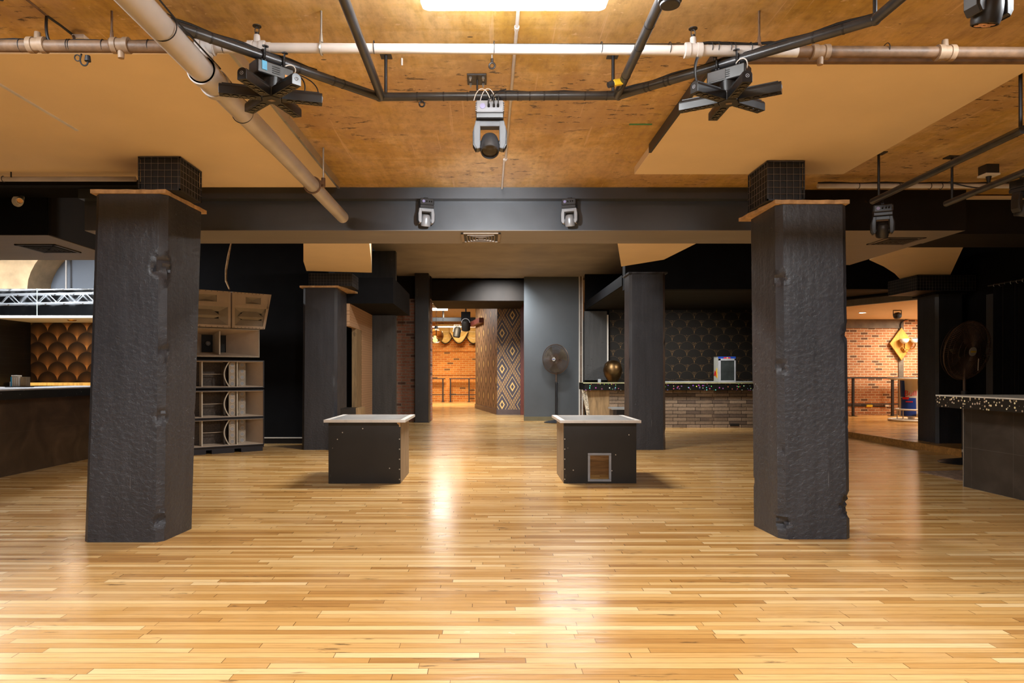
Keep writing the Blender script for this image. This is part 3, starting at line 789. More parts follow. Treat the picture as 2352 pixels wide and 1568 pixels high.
column('dark grey concrete column beside the doorway with tan wallpaper, behind the plain podium',
       [(-3.215, 11.78), (-2.607, 11.78), (-2.60, 12.64), (-3.21, 12.64)], [(-3.19, 11.78), (-2.60, 11.78), (-2.60, 12.64), (-3.19, 12.64)], 2.80, M_COL2,
       cap=[(-3.24, 11.74), (-2.56, 11.74), (-2.4, 12.7), (-3.24, 12.7)], capm=M_TANPLY, seed=5, step=0.07, chips=[(1, 1.2, 0.1, 0.03), (1, 0.6, 0.1, 0.03)])
column('dark grey concrete column in front of the stone bar, behind the podium with the opening',
       [(2.45, 11.78), (3.08, 11.78), (3.08, 12.27), (2.45, 12.27)], [(2.45, 11.78), (3.07, 11.78), (3.07, 12.27), (2.45, 12.27)], 3.04, M_COL2,
       cap=[(2.43, 11.76), (3.10, 11.76), (3.10, 12.29), (2.43, 12.29)], capm=M_COL2, seed=8, step=0.07, chips=[(1, 0.3, 0.1, 0.03), (0, 1.5, 0.08, 0.03), (1, 1.85, 0.08, 0.02)])
column('dark grey column on the raised step beside the brick room opening',
       [(7.77, 11.81), (8.25, 11.81), (8.27, 12.46), (7.83, 12.46)], [(7.76, 11.81), (8.25, 11.81), (8.27, 12.46), (7.82, 12.46)], 2.58, M_COL2, cap=[(7.72, 11.77), (8.28, 11.77), (8.30, 12.5), (7.78, 12.5)], capm=M_BLACK2, seed=9, step=0.08)
for o in list(COL.objects):
    if o.name.startswith('concrete_column') and o['label'].startswith('dark grey column on'): o.location.z = 0.11
t = thing('support_post', 'slim black-brown post in front of the brick pier', 'post', (-1.785, 18.75, 0))
obj('post_shaft', box(nb(), -0.19, -0.25, 0, 0.185, 0.3, ZH), M_POST, t, bevel=0.01)
obj('foot_plate', box(nb(), -0.21, -0.27, 0, 0.20, 0.31, 0.02), M_BLKM, t)

# wire mesh boxes on the column heads
def mesh_cage(label, loc, sx, sy, sz):
    t = thing('wire_mesh_cage', label, 'cage', loc)
    obj('liner_box', box(nb(), 0.014, 0.014, 0, sx-0.014, sy-0.014, sz), M_SPKX, t)
    bm = nb(); r = 0.0018; p = 0.052
    def grid(o, u, v, U, V):
        o, u, v = Vector(o), Vector(u), Vector(v)
        n = int(U / p)
        for i in range(1, n + 1): cyl(bm, o + u*p*i, o + u*p*i + v*V, r, n=5, caps=False)
        for i in range(1, int(V / p) + 1): cyl(bm, o + v*p*i, o + v*p*i + u*U, r, n=5, caps=False)
    grid((0, 0, 0), (1, 0, 0), (0, 0, 1), sx, sz)
    grid((0, 0, 0), (0, 1, 0), (0, 0, 1), sy, sz); grid((sx, 0, 0), (0, 1, 0), (0, 0, 1), sy, sz)
    obj('wire_mesh', bm, M_WIRE, t)
    bm = nb(); e = 0.012
    for x in (0, sx-e):
        for y in (0, sy-e): box(bm, x, y, 0, x+e, y+e, sz)
    for z in (0, sz-e):
        box(bm, 0, 0, z, sx, e, z+e); box(bm, 0, sy-e, z, sx, sy, z+e); box(bm, 0, 0, z, e, sy, z+e); box(bm, sx-e, 0, z, sx, sy, z+e)
    obj('corner_frame', bm, M_BLKM, t)
    return t
mesh_cage('black wire mesh box on top of the column before the speaker stack', (-2.72, 5.31, 2.735), 0.33, 0.40, 0.262)
mesh_cage('black wire mesh box on top of the chipped charcoal column near the brick room', (2.215, 5.41, 2.68), 0.30, 0.40, 0.315)
mesh_cage('dark wire mesh box on the column beside the tan wallpapered doorway', (-3.10, 11.82, 2.835), 0.75, 0.6, 0.22)
mesh_cage('dark wire mesh box above the column on the raised step', (7.30, 11.6, 2.73), 1.0, 0.85, 0.26)
# ================================================================ things on and under the ceiling
ZT = 2.823       # lighting truss pipe
# --- light panel
t = thing('ceiling_light', 'bright white rectangular light panel on the ceiling above the dance floor', 'ceiling light', (0.115, 2.80, ZC))
bm = nb(); box(bm, -0.445, -0.21, -0.055, 0.445, 0.21, 0.0)
obj('housing', bm, M_WHITE, t, bevel=0.01)
bm = nb(); box(bm, -0.405, -0.20, -0.175, 0.405, 0.20, -0.052)
obj('diffuser', bm, M_PANEL, t, bevel=0.03, label='glowing white diffuser')

# --- black pipe truss
t = thing('lighting_truss', 'black painted pipe truss hung below the ceiling with the stage lights on it', 'truss', (0.06, 3.74, ZT))
ox, oy, oz = 0.06, 3.74, ZT
def L(x, y, z=ZT): return (x - ox, y - oy, z - oz)
r = 0.0225
LN, RN = (-0.595, 3.745), (0.715, 3.73)
obj('front_pipe', cyl(nb(), L(*LN), L(*RN), r, n=18), M_PIPEB, t, smooth=True)
LD, RD = (-1.42, 2.93), (1.663, 2.93)
obj('diagonal_pipe', cyl(nb(), L(*LN), L(*LD), r, n=18), M_PIPEB, t, smooth=True)
obj('diagonal_pipe', cyl(nb(), L(*RN), L(*RD), r, n=18), M_PIPEB, t, smooth=True)
obj('side_pipe', cyl(nb(), L(*LD), L(-1.75, 1.2), r, n=18), M_PIPEB, t, smooth=True)
obj('side_pipe', cyl(nb(), L(*RD), L(1.74, 1.2), r, n=18), M_PIPEB, t, smooth=True)
obj('cross_pipe', cyl(nb(), L(-0.583, 3.74), L(-0.583, 1.2), r, n=18), M_PIPEB, t, smooth=True)
obj('cross_pipe', cyl(nb(), L(0.705, 3.73), L(0.705, 1.2), r, n=18), M_PIPEB, t, smooth=True)
for x, y in (LN, RN, LD, RD):
    obj('elbow', sphere(nb(), L(x, y), r * 1.12), M_PIPEB, t, smooth=True)
for x, y in ((-0.56, 3.755), (0.69, 3.755)):
    h = obj('hanger', cyl(nb(), L(x, y, ZT), L(x, y, ZC - 0.004), 0.009, n=10), M_BLKM, t, smooth=True)
    obj('ceiling_plate', cbox(nb(), L(x, y, ZC - 0.004), (0.062, 0.085, 0.007)), M_STEELD, h, bevel=0.001)
h = obj('hanger', cyl(nb(), L(1.663, 2.93, ZT), L(1.663, 2.93, ZC), 0.009, n=10), M_BLKM, t, smooth=True)
# tape bands on the pipes
bm = nb()
def bands(a, b, ks):
    a, b = Vector(a), Vector(b); d = (b - a).normalized()
    for k in ks:
        p = a.lerp(b, k); bm = nb(); cyl(bm, p - d*0.004, p + d*0.004, r*1.06, n=16); obj('tape_band', bm, M_CABLE, t)
bands(L(*LN), L(*RN), (0.16, 0.27, 0.37, 0.53, 0.58, 0.63, 0.69, 0.75, 0.86, 0.95))
bands(L(*LN), L(*LD), (0.2, 0.25, 0.42, 0.8, 0.86)); bands(L(*RN), L(*RD), (0.13, 0.15, 0.22, 0.24, 0.8, 0.9))
bands(L(0.705, 3.73), L(0.705, 1.2), (0.1, 0.22, 0.3, 0.42))
# cables riding on the truss
bm = nb()
pts = [L(-0.1, 3.74, ZT+0.026)] + [L(0.02 + 0.1*i, 3.74, ZT + 0.027 + 0.003*math.sin(i*2)) for i in range(8)]
tube(bm, pts, 0.004, 6); obj('cable_run', bm, M_CABLE, t, smooth=True); bm = nb()
pts = [L(RN[0] + (RD[0]-RN[0])*k, RN[1] + (RD[1]-RN[1])*k, ZT + 0.027 + 0.004*math.sin(k*30)) for k in [i/24 for i in range(25)]]
tube(bm, pts, 0.006, 6); obj('cable_run', bm, M_CABLE, t, smooth=True); bm = nb()
pts = [L(LN[0] + (LD[0]-LN[0])*k, LN[1] + (LD[1]-LN[1])*k, ZT + 0.027 + 0.004*math.sin(k*30)) for k in [i/24 for i in range(8, 25)]]
tube(bm, pts, 0.006, 6)
obj('cable_run', bm, M_CABLE, t, smooth=True)
# eye ring under the front pipe
bm = nb(); ring(bm, L(-0.36, 3.74, ZT-0.042), 0.014, 0.0045, (0, 1, 0), 20, 8); cyl(bm, L(-0.36, 3.74, ZT-0.03), L(-0.36, 3.74, ZT-0.015), 0.005, n=8)
obj('eye_ring', bm, M_BLKM, t, smooth=True)

# --- sprinkler main pipe with fittings
t = thing('sprinkler_pipe', 'horizontal sprinkler pipe crossing the whole ceiling, white in the middle and grimy at the ends', 'pipe', (0, 3.306, 2.875))
def pipe_seg(x0, x1, z0, z1, rr, m, nm='pipe_length', lab=None):
    return obj(nm, cyl(nb(), (x0, 0, z0), (x1, 0, z1), rr, n=20), m, t, smooth=True, label=lab)
pipe_seg(-4.6, -1.40, 0.03, 0.01, 0.0285, M_PIPER, lab='grimy brown length of pipe')
pipe_seg(-1.40, -1.05, 0.01, 0.006, 0.026, M_PIPEW)
pipe_seg(-1.05, 1.0, 0.006, -0.006, 0.0235, M_PIPEW, lab='clean white length of pipe')
pipe_seg(1.0, 1.5, -0.006, -0.012, 0.026, M_PIPEW)
pipe_seg(1.5, 4.6, -0.012, -0.03, 0.027, M_PIPER, lab='grimy brown length of pipe')
def fitting(x, z, m, up=0, rr=0.036):
    bm = nb(); w = 0.085
    cyl(bm, (x-w/2, 0, z), (x+w/2, 0, z), rr*0.88, n=18)
    for s in (-1, 1):
        cyl(bm, (x+s*w*0.34-0.012, 0, z), (x+s*w*0.34+0.012, 0, z), rr, n=18)
    if up: cyl(bm, (x, 0, z), (x, 0, z + up*0.062), 0.018, 0.014, n=14)
    return obj('fitting', bm, m, t, smooth=True)
def head(x, z, up, par):
    bm = nb(); s = up
    cyl(bm, (x, 0, z + s*0.055), (x, 0, z + s*0.075), 0.009, n=10)
    tube(bm, [(x-0.009, 0, z+s*0.07), (x-0.010, 0, z+s*0.09), (x-0.002, 0, z+s*0.103)], 0.0022, 6)
    tube(bm, [(x+0.009, 0, z+s*0.07), (x+0.010, 0, z+s*0.09), (x+0.002, 0, z+s*0.103)], 0.0022, 6)
    cyl(bm, (x, 0, z + s*0.103), (x, 0, z + s*0.107), 0.021, n=18)
    obj('sprinkler_head', bm, M_STEELD, par, smooth=True)
f = fitting(-2.18, 0.02, M_PIPER2, 1, 0.038)
f = fitting(-1.775, 0.018, M_PIPER2, -1, 0.038)
f = fitting(-1.365, 0.01, M_PIPEW, 0, 0.04)
f = fitting(-1.117, 0.006, M_PIPEW, 1, 0.034); head(-1.117, 0.006, 1, f)
f = fitting(0.995, -0.006, M_PIPEW, 1, 0.036); head(0.995, -0.006, 1, f)
f = fitting(1.61, -0.014, M_PIPER2, -1, 0.036)
f = fitting(2.215, -0.018, M_PIPER2, 1, 0.038)
for x, z in ((-1.82, 0.02), (-0.806, 0.004), (1.315, -0.01)):
    bm = nb(); cyl(bm, (x, 0, z + 0.03), (x, 0, ZC - 2.875), 0.0055, n=10)
    ring(bm, (x, 0, z), 0.029, 0.005, (1, 0, 0), 24, 6); cyl(bm, (x, 0, z+0.03), (x, 0, z+0.07), 0.010, 0.007, n=10)
    obj('hanger_rod', bm, M_BOLT if x == -0.806 else M_PIPER, t, smooth=True)
bm = nb()
for x in (-2.26, -2.03, -2.02, -1.86, -1.80, -1.64, -1.46, -1.28, -0.55, 0.03, 0.55, 0.88, 1.08, 1.11, 1.17, 1.19, 1.27, 1.93):
    z = 0.012 - 0.01*x/1.3
    bm = nb(); ring(bm, (x, 0, z*0.6), 0.029, 0.0022, (1, 0.06, 0), 22, 5); obj('cable_tie', bm, M_CABLE, t)
bm = nb()
tube(bm, [(-2.7 + 0.1*i, 0.004, 0.05 - 0.012*i/12 + 0.004*math.sin(i*1.9)) for i in range(14)], 0.006, 6); obj('cable_run', bm, M_CABLE, t, smooth=True); bm = nb()
tube(bm, [(1.02 + 0.05*i, 0.0, 0.026 + 0.006*math.sin(i*1.1)) for i in range(10)], 0.007, 6); obj('cable_run', bm, M_CABLE, t, smooth=True); bm = nb()
tube(bm, [(-0.95 + 0.1*i, 0.004, 0.027) for i in range(21)], 0.0025, 5)
obj('cable_run', bm, M_CABLE, t, smooth=True)

# --- big grey drain pipe running away from the camera
t = thing('drain_pipe', 'thick pale grey pipe running diagonally in view from the top edge to the beam', 'pipe', (-1.375, 3.3, 2.765))
obj('pipe_length', cyl(nb(), (-0.03, -3.2, 0), (0, 0.06, 0), 0.058, n=32), M_PIPEG, t, smooth=True)
obj('pipe_length', cyl(nb(), (0, 0.06, 0), (0.015, 1.0, 0), 0.057, n=32), M_PIPEG, t, smooth=True)
bm = nb(); cyl(bm, (0.015, 1.0, 0), (0.03, 3.03, -0.005), 0.054, n=32); sphere(bm, (0.03, 3.03, -0.005), 0.054, 24, 12)
obj('pipe_length', bm, M_PIPEG, t, smooth=True)
bm = nb(); cyl(bm, (0, -0.02, 0), (0, 0.17, 0), 0.066, n=32)
for y in (0.0, 0.15): cyl(bm, (0, y-0.02, 0), (0, y+0.02, 0), 0.072, n=32)
obj('coupling', bm, M_PIPEG, t, smooth=True)
bm = nb(); cyl(bm, (0.006, 0.0, 0.03), (0.008, 0.0, 0.105), 0.030, n=20); cyl(bm, (0.008, 0, 0.055), (0.008, 0, 0.08), 0.038, n=20)
obj('tee_branch', bm, M_PIPEW, t, smooth=True)
bm = nb()
for y, m_ in ((-0.42, 0), (0.18, 1), (0.52, 1)):
    bm = nb(); ring(bm, (0.004, y, 0), 0.0595, 0.0025, (0, 1, 0), 32, 5); obj('cable_tie', bm, M_CABLE, t, smooth=True)
bm = nb(); tube(bm, [(0.055, 0.1 + 0.1*i, 0.03 + 0.008*math.sin(i*1.7)) for i in range(6)], 0.004, 6); obj('cable_run', bm, M_CABLE, t, smooth=True)
bm = nb(); tube(bm, [(0.06, -0.9 + 0.12*i, 0.035 + 0.004*math.sin(i)) for i in range(9)], 0.004, 6)
obj('cable_run', bm, M_CABLE, t, smooth=True)
bm = nb(); cyl(bm, (0.10, 2.0, 0.0), (0.10, 2.0, ZC-2.765), 0.007, n=10)
obj('hanger_rod', bm, M_BOLT, t, smooth=True)
bm = nb(); ring(bm, (0.02, 1.98, 0), 0.062, 0.008, (0, 1, 0), 30, 6); cbox(bm, (0.08, 2.0, 0.02), (0.06, 0.05, 0.03)); cyl(bm, (0.10, 2.0, -0.01), (0.10, 2.0, 0.06), 0.016, n=10)
obj('hanger_clamp', bm, M_PIPER, t, smooth=True)

# --- narrow conduit along the ceiling
bm = nb(); cyl(bm, (0, -0.6, 0), (0, 2.3, 0), 0.009, n=12); cyl(bm, (-0.012, 2.3, 0), (-0.012, 3.2, 0), 0.009, n=12)
for y in (0.2, 1.1, 2.3): cyl(bm, (0, y-0.015, 0), (0, y+0.015, 0), 0.013, n=12)
tag(obj('ceiling_conduit', bm, M_PIPEW, smooth=True, loc=(0.147, 3.25, ZC-0.01)), 'thin pale conduit pipe running along the middle of the concrete ceiling', 'conduit')
# --- bracket plate + eye bolt
t = thing('ceiling_bracket', 'dark steel plate bolted to the ceiling above the front truss pipe', 'bracket', (-0.064, 4.06, ZC))
bm = nb(); cbox(bm, (0, 0, -0.005), (0.115, 0.14, 0.010)); obj('plate', bm, M_STEELD, t, bevel=0.002)
for sx in (-1, 1):
    for sy in (-1, 1):
        bm = nb(); cyl(bm, (sx*0.038, sy*0.045, -0.010), (sx*0.038, sy*0.045, -0.022), 0.009, n=6); cyl(bm, (sx*0.038, sy*0.045, -0.02), (sx*0.038, sy*0.045, -0.034), 0.0045, n=8)
        obj('bolt', bm, M_BOLT, t)
obj('stub', cyl(nb(), (0.002, 0.0, -0.01), (0.002, 0, -0.07), 0.006, n=10), M_STEELD, t, smooth=True)
t = thing('eye_bolt', 'dark eye bolt hanging from the ceiling above the silver moving light', 'eye bolt', (0.024, 3.72, ZC))
obj('shank', cyl(nb(), (0, 0, 0), (0, 0, -0.045), 0.0045, n=10), M_BOLT, t, smooth=True)
bm = nb(); cyl(bm, (0, 0, -0.04), (0, 0, -0.062), 0.008, n=10); ring(bm, (0, 0, -0.078), 0.0155, 0.0055, (0.15, 1, 0), 24, 8)
obj('eye_ring', bm, M_STEELD, t, smooth=True)
t = thing('anchor_stud', 'short grey metal stud in the concrete ceiling near the sprinkler pipe', 'stud', (-0.477, 3.80, ZC))
obj('stud_shank', cyl(nb(), (0, 0, 0), (0, 0, -0.04), 0.006, n=10), M_PIPEW, t, smooth=True)
# --- green tape
bm = nb(); cbox(bm, (0, 0, 0), (0.16, 0.02, 0.003))
tag(obj('tape_strip', bm, M_GREENT, loc=(1.075, 4.80, ZC-0.002)), 'short strip of green tape stuck to the ceiling', 'tape')
# --- yellow plug
t = thing('yellow_plug', 'yellow plug connector taped to a black truss pipe', 'plug', (0.672, 3.53, 2.81), rot=(0.1, -0.25, 0.25))
bm = nb(); box(bm, -0.028, -0.016, -0.016, 0.028, 0.016, 0.016); obj('plug_body', bm, M_YEL, t, bevel=0.006)
bm = nb(); cyl(bm, (-0.028, 0, -0.002), (-0.055, 0, -0.006), 0.018, 0.015, n=16); obj('plug_face', bm, M_BLKP, t, smooth=True)
bm = nb(); tube(bm, bez((0.028, 0, 0), (0.04, 0.0, -0.01), (0.02, 0.02, -0.05), (0.0, 0.05, -0.03)), 0.004, 6); obj('plug_cord', bm, M_CABLE, t, smooth=True)

# --- spider light fixtures
def spider(label, loc, rotz, a_off, rod_rot, sticker):
    t = thing('spider_light', label, 'stage light', loc, rotz)
    # hub
    bm = nb(); prism(bm, [(0.052*math.cos(PI/6+k*PI/3 + a_off), 0.052*math.sin(PI/6+k*PI/3 + a_off)) for k in range(6)], -0.028, 0.022)
    obj('hub', bm, M_BLKS, t, bevel=0.004)
    obj('hub_label', prism(nb(), [(0.02*math.cos(k*PI/2+a_off), 0.015*math.sin(k*PI/2+a_off)) for k in range(4)], -0.0295, -0.027), M_VENTL, t)
    obj('neck', cyl(nb(), (0, 0, 0.02), (0, 0, 0.075), 0.036, 0.045, n=20), M_BLKS, t, smooth=True)
    for k in range(6):
        R_ = RZ(a_off + k * PI / 3)
        bm = nb()
        # arm profile: flat below, rounded above
        w, h = 0.0235, 0.027
        prof = [(-w, -h*0.9), (w, -h*0.9), (w, h*0.35)] + [(w*math.cos(q), h*0.35 + 0.02*math.sin(q)) for q in (PI*i/8 for i in range(1, 8))] + [(-w, h*0.35)]
        M_ = R_ @ Matrix(((0,0,1,0),(1,0,0,0),(0,1,0,0),(0,0,0,1)))
        prism(bm, prof, 0.048, 0.238, M_)
        # cooling fins
        for q in (-0.012, -0.006, 0.0, 0.006, 0.012):
            box(bm, 0.07, q-0.0012, 0.02, 0.225, q+0.0012, 0.031, R_)
        arm = obj('arm', bm, M_BLKS, t, bevel=0.0015)
        bm = nb()
        for j in range(4):
            cx_ = 0.085 + j * 0.040
            T_ = R_ @ TR(cx_, 0, -h*0.9 - 0.001)
            lathe(bm, [(0.0155, 0.0), (0.0155, -0.0022), (0.0125, -0.0022), (0.011, 0.0006), (0.0, 0.0006)], 18, T_)
        obj('lens', bm, M_LENS, arm, smooth=True)
        bm = nb(); c_ = R_ @ Vector((0.2395, 0, 0.004))
        ring(bm, c_, 0.008, 0.0013, R_ @ Vector((1, 0, 0)), 20, 5)
        for q in (-1, 1):
            d_ = R_ @ Vector((0, 0.005*q, 0.005)); cyl(bm, c_ - d_, c_ + d_, 0.001, n=5)
        obj('end_emblem', bm, M_SILVL, arm)
    # driver box and yoke on the pipe direction
    Rr = RZ(rod_rot)
    bm = nb(); box(bm, -0.095, -0.045, 0.07, 0.095, 0.045, 0.135, Rr); bx = obj('driver_box', bm, M_BLKS, t, bevel=0.006)
    bm = nb()
    for q in range(4): box(bm, -0.02+q*0.0, -0.0465, 0.085+q*0.010, 0.02, -0.0445, 0.089+q*0.010, Rr)
    obj('vent_slot', bm, M_SPKX, bx)
    if sticker:
        obj('sticker', box(nb(), -0.072, -0.0475, 0.088, -0.047, -0.0445, 0.130, Rr), M_BLUE, bx, label='bright blue sticker')
        obj('sticker', box(nb(), 0.045, -0.0475, 0.083, 0.083, -0.0445, 0.096, Rr), M_ORNG, bx, label='orange sticker')
    else:
        obj('sticker', box(nb(), -0.085, -0.0475, 0.08, 0.0, -0.0445, 0.128, Rr), M_SILVD, bx, label='silver panel with sockets')
    for s in (-1, 1):
        bm = nb(); x = s*0.05
        box(bm, x-0.010, -0.02, 0.135, x+0.010, 0.02, 0.150, Rr)
        c_ = Rr @ Vector((x, 0, 0.170))
        ring(bm, c_, 0.027, 0.0075, Rr @ Vector((1, 0, 0)), 20, 6)
        cyl(bm, Rr @ Vector((x, -0.03, 0.175)), Rr @ Vector((x, -0.035, 0.205)), 0.005, n=8)
        cyl(bm, Rr @ Vector((x, -0.035, 0.203)), Rr @ Vector((x, -0.036, 0.208)), 0.016, n=8)
        obj('clamp', bm, M_BLKM, t, smooth=True)
    bm = nb()
    tube(bm, [Rr @ p for p in bez((0.05, -0.04, 0.14), (0.09, -0.06, 0.17), (0.12, -0.05, 0.13), (0.093, -0.02, 0.11))], 0.003, 6)
    obj('power_cord', bm, M_CABLEW, t, smooth=True)
    return t
al = math.atan2(LD[1]-LN[1], LD[0]-LN[0]) + PI
def on_diag(a, b, k): return (a[0] + (b[0]-a[0])*k, a[1] + (b[1]-a[1])*k)
p = on_diag(LN, LD, 0.545)
spider('black six-armed stage light with a bright blue sticker, next to the drain pipe', (p[0], p[1], ZT-0.170), 0, math.radians(15), math.atan2(LN[1]-LD[1], LN[0]-LD[0]), True)
p = on_diag(RN, RD, 0.49)
spider('black six-armed stage light with a silver panel on its box', (p[0], p[1], ZT-0.170), 0, math.radians(30), math.atan2(RD[1]-RN[1], RD[0]-RN[0]), False)
# cables from the right fixture up to the sprinkler pipe
bm = nb()
tube(bm, bez((1.02, 3.31, 2.70), (0.98, 3.3, 2.80), (1.03, 3.3, 2.89), (1.10, 3.31, 2.905), 16), 0.0045, 6)
tube(bm, bez((1.03, 3.32, 2.69), (0.97, 3.3, 2.79), (1.01, 3.3, 2.88), (1.10, 3.31, 2.907), 16), 0.0035, 6)
tube(bm, bez((1.10, 3.31, 2.905), (1.16, 3.31, 2.912), (1.2, 3.31, 2.905), (1.32, 3.31, 2.90), 10), 0.0055, 6)
tag(obj('light_cable', bm, M_CABLE, smooth=True), 'black cables looping from the six-armed light with a silver panel up to the sprinkler pipe', 'cable')
bm = nb()
tube(bm, bez((-0.985, 3.38, 2.79), (-0.93, 3.4, 2.80), (-0.90, 3.42, 2.76), (-0.915, 3.40, 2.70), 14), 0.0035, 6)
tube(bm, bez((-0.96, 3.38, 2.79), (-0.86, 3.45, 2.79), (-0.84, 3.45, 2.72), (-0.86, 3.42, 2.69), 14), 0.003, 6)
tag(obj('light_cable', bm, M_CABLE, smooth=True), 'thin dark cables drooping beside the six-armed light with a blue sticker', 'cable')

# --- moving head lights
def moving_head(label, loc, rotz, s=1.0, tilt=0.0, mats=(M_SILVL, M_SILV, M_BLKP), lens='dark', clamp=True, flip=None, bracket=0.0):
    t = thing('moving_head_light', label, 'stage light', loc, rotz)
    if flip is not None: t.rotation_euler = flip
    mb, my, mh = mats
    S = Matrix.Scale(s, 4)
    def B_(bm): 
        bmesh.ops.transform(bm, matrix=S, verts=bm.verts); return bm
    bm = nb(); box(bm, -0.075, -0.06, -0.068, 0.075, 0.06, 0.0)
    base = obj('base', B_(bm), mb, t, bevel=0.008*s)
    bm = nb(); box(bm, -0.076, -0.061, -0.10, 0.076, 0.061, -0.070)
    obj('base_band', B_(bm), M_BLKP, t, bevel=0.004*s)
    for sx in (-1, 1):
        bm = nb()
        for q in range(5): cbox(bm, (sx*0.0765, -0.03, -0.012 - q*0.011), (0.006, 0.055, 0.004))
        obj('vent_grille', B_(bm), mb, base)
    bm = nb(); cyl(bm, (-0.04, -0.061, -0.034), (-0.04, -0.0635, -0.034), 0.015, n=20)
    obj('round_sticker', B_(bm), pm('violet_sticker', (0.24, 0.22, 0.42), 0.4) if 'violet_sticker' not in bpy.data.materials else bpy.data.materials['violet_sticker'], base)
    for x in (-0.006, 0.022, 0.045):
        bm = nb(); cyl(bm, (x, -0.060, -0.036), (x, -0.078, -0.030), 0.007, 0.006, n=10)
        obj('plug', B_(bm), M_CABLE, base, smooth=True)
    bm = nb()
    # yoke: bridge and two arms
    box(bm, -0.078, -0.032, -0.135, 0.078, 0.032, -0.100)
    for sx in (-1, 1):
        prism(bm, [(sx*0.052, -0.10), (sx*0.079, -0.10), (sx*0.090, -0.16), (sx*0.088, -0.235), (sx*0.072, -0.262), (sx*0.054, -0.255)], -0.034, 0.034, XZ)
    yk = obj('yoke', B_(bm), my, t, bevel=0.005*s)
    for sx in (-1, 1):
        bm = nb()
        prism(bm, [(sx*0.080, -0.11), (sx*0.096, -0.165), (sx*0.095, -0.235), (sx*0.078, -0.264), (sx*0.073, -0.25), (sx*0.088, -0.23), (sx*0.090, -0.165)], -0.030, 0.030, XZ)
        obj('arm_cover', B_(bm), M_BLKP, yk, bevel=0.003*s)
    bm = nb()
    Mt = TR(0, 0, -0.225) @ RX(tilt)
    lathe(bm, [(0.0, 0.062), (0.030, 0.060), (0.044, 0.045), (0.050, 0.02), (0.054, -0.01), (0.054, -0.045), (0.050, -0.062), (0.045, -0.064), (0.043, -0.056), (0.0, -0.056)], 32, Mt)
    lathe(bm, [(0.0, -0.055), (0.02, -0.055), (0.02, 0.055), (0.0, 0.055)], 12, TR(0, 0, -0.225) @ RY(PI/2))
    hd = obj('lamp_head', B_(bm), mh, t, smooth=True)
    bm = nb()
    if lens == 'dark':
        lathe(bm, [(0.0, -0.0570), (0.041, -0.0575), (0.043, -0.0560)], 28, Mt)
        obj('lens', B_(bm), M_LENS, hd, smooth=True)
    else:
        for q in range(4):
            a = q*PI/2 + 0.5
            lathe(bm, [(0.0, -0.0570), (0.014, -0.0570), (0.017, -0.0640), (0.0155, -0.0640)], 16, Mt @ TR(0.021*math.cos(a), 0.021*math.sin(a), 0))
        obj('lens', B_(bm), M_LENSA, hd, smooth=True, label='amber lit reflectors')
    if clamp:
        bm = nb(); box(bm, -0.012, -0.02, 0.0, 0.012, 0.02, 0.022); ring(bm, (0, 0, 0.04/s + 0.004), 0.027/s, 0.006/s, (1, 0, 0), 20, 6)
        obj('clamp', B_(bm), M_BLKM, t, smooth=True)
    if bracket:
        bm = nb(); box(bm, -0.02, -0.02, 0.0, 0.02, bracket, 0.02)
        obj('bracket_arm', B_(bm), M_BLKM, t)
    return t
mhd = moving_head('silver moving head light hanging at the middle of the front truss pipe', (0.012, 3.74, ZT-0.042), 0, 0.98, -0.55, (M_SILVL, M_SILVD, M_BLKP))
bm = nb()
for a, b in ((-0.055, 0.0), (-0.02, 0.03)):
    tube(bm, bez((a - 0.02, 3.715, 2.79), (a, 3.71, 2.88), (b, 3.70, 2.87), (b + 0.02, 3.69, 2.76), 16), 0.0025, 6)
tag(obj('light_cable', bm, M_CABLEW, smooth=True), 'thin white cables looped over the front pipe above the silver moving light', 'cable')
bm = nb()
tube(bm, bez((0.004, 3.66, 2.75), (0.0, 3.63, 2.79), (0.05, 3.68, 2.79), (0.07, 3.70, 2.80), 14), 0.004, 6)
tube(bm, bez((0.034, 3.66, 2.75), (0.03, 3.63, 2.80), (0.03, 3.68, 2.82), (0.10, 3.71, 2.85), 14), 0.0035, 6)
tube(bm, bez((0.056, 3.66, 2.75), (0.06, 3.63, 2.80), (0.06, 3.68, 2.80), (0.06, 3.70, 2.80), 10), 0.003, 6)
tag(obj('light_cable', bm, M_CABLE, smooth=True), 'black plug leads of the silver moving light under the front pipe', 'cable')

DK = (M_BLKP, M_SILV, M_SILV)
moving_head('small black and silver moving light at the beam, nearer the thick drain pipe', (-0.575, 6.36, 2.93), 0.35, 0.86, 0.25, DK, clamp=False, bracket=0.2)
moving_head('small black and silver moving light at the beam, farther from the drain pipe', (0.765, 6.36, 2.93), -0.35, 0.86, 0.25, DK, clamp=False, bracket=0.2)
BK = (M_BLKP, M_BLKP, M_BLKP)
moving_head('large black moving head with amber lenses under the concrete ceiling', (1.805, 2.46, ZT-0.006), 0.25, 0.88, 0.28, BK, 'amber')
moving_head('black moving head cut off at the corner of the photo, beyond the drain pipe', (-1.80, 2.44, ZT-0.002), 0.2, 0.66, 0.1, BK)
moving_head('dark moving light at the far end of the long black ceiling rail', (3.18, 5.50, 2.66), -0.4, 0.88, 0.45, BK)
moving_head('dark moving light hanging under the shorter black ceiling rail', (3.86, 4.92, 2.70), 0.3, 0.9, 0.3, BK)
bm = nb(); cyl(bm, (0, 0, 0), (0, 0, -0.09), 0.045, n=24); cyl(bm, (0, 0, -0.09), (0, 0, -0.105), 0.038, n=24)
tag(obj('pipe_speaker', bm, M_BLKP, smooth=True, bevel=0.004, loc=(0.70, 2.62, ZT-0.005)), 'round black fixture under a truss pipe beside the bright light panel', 'stage light')

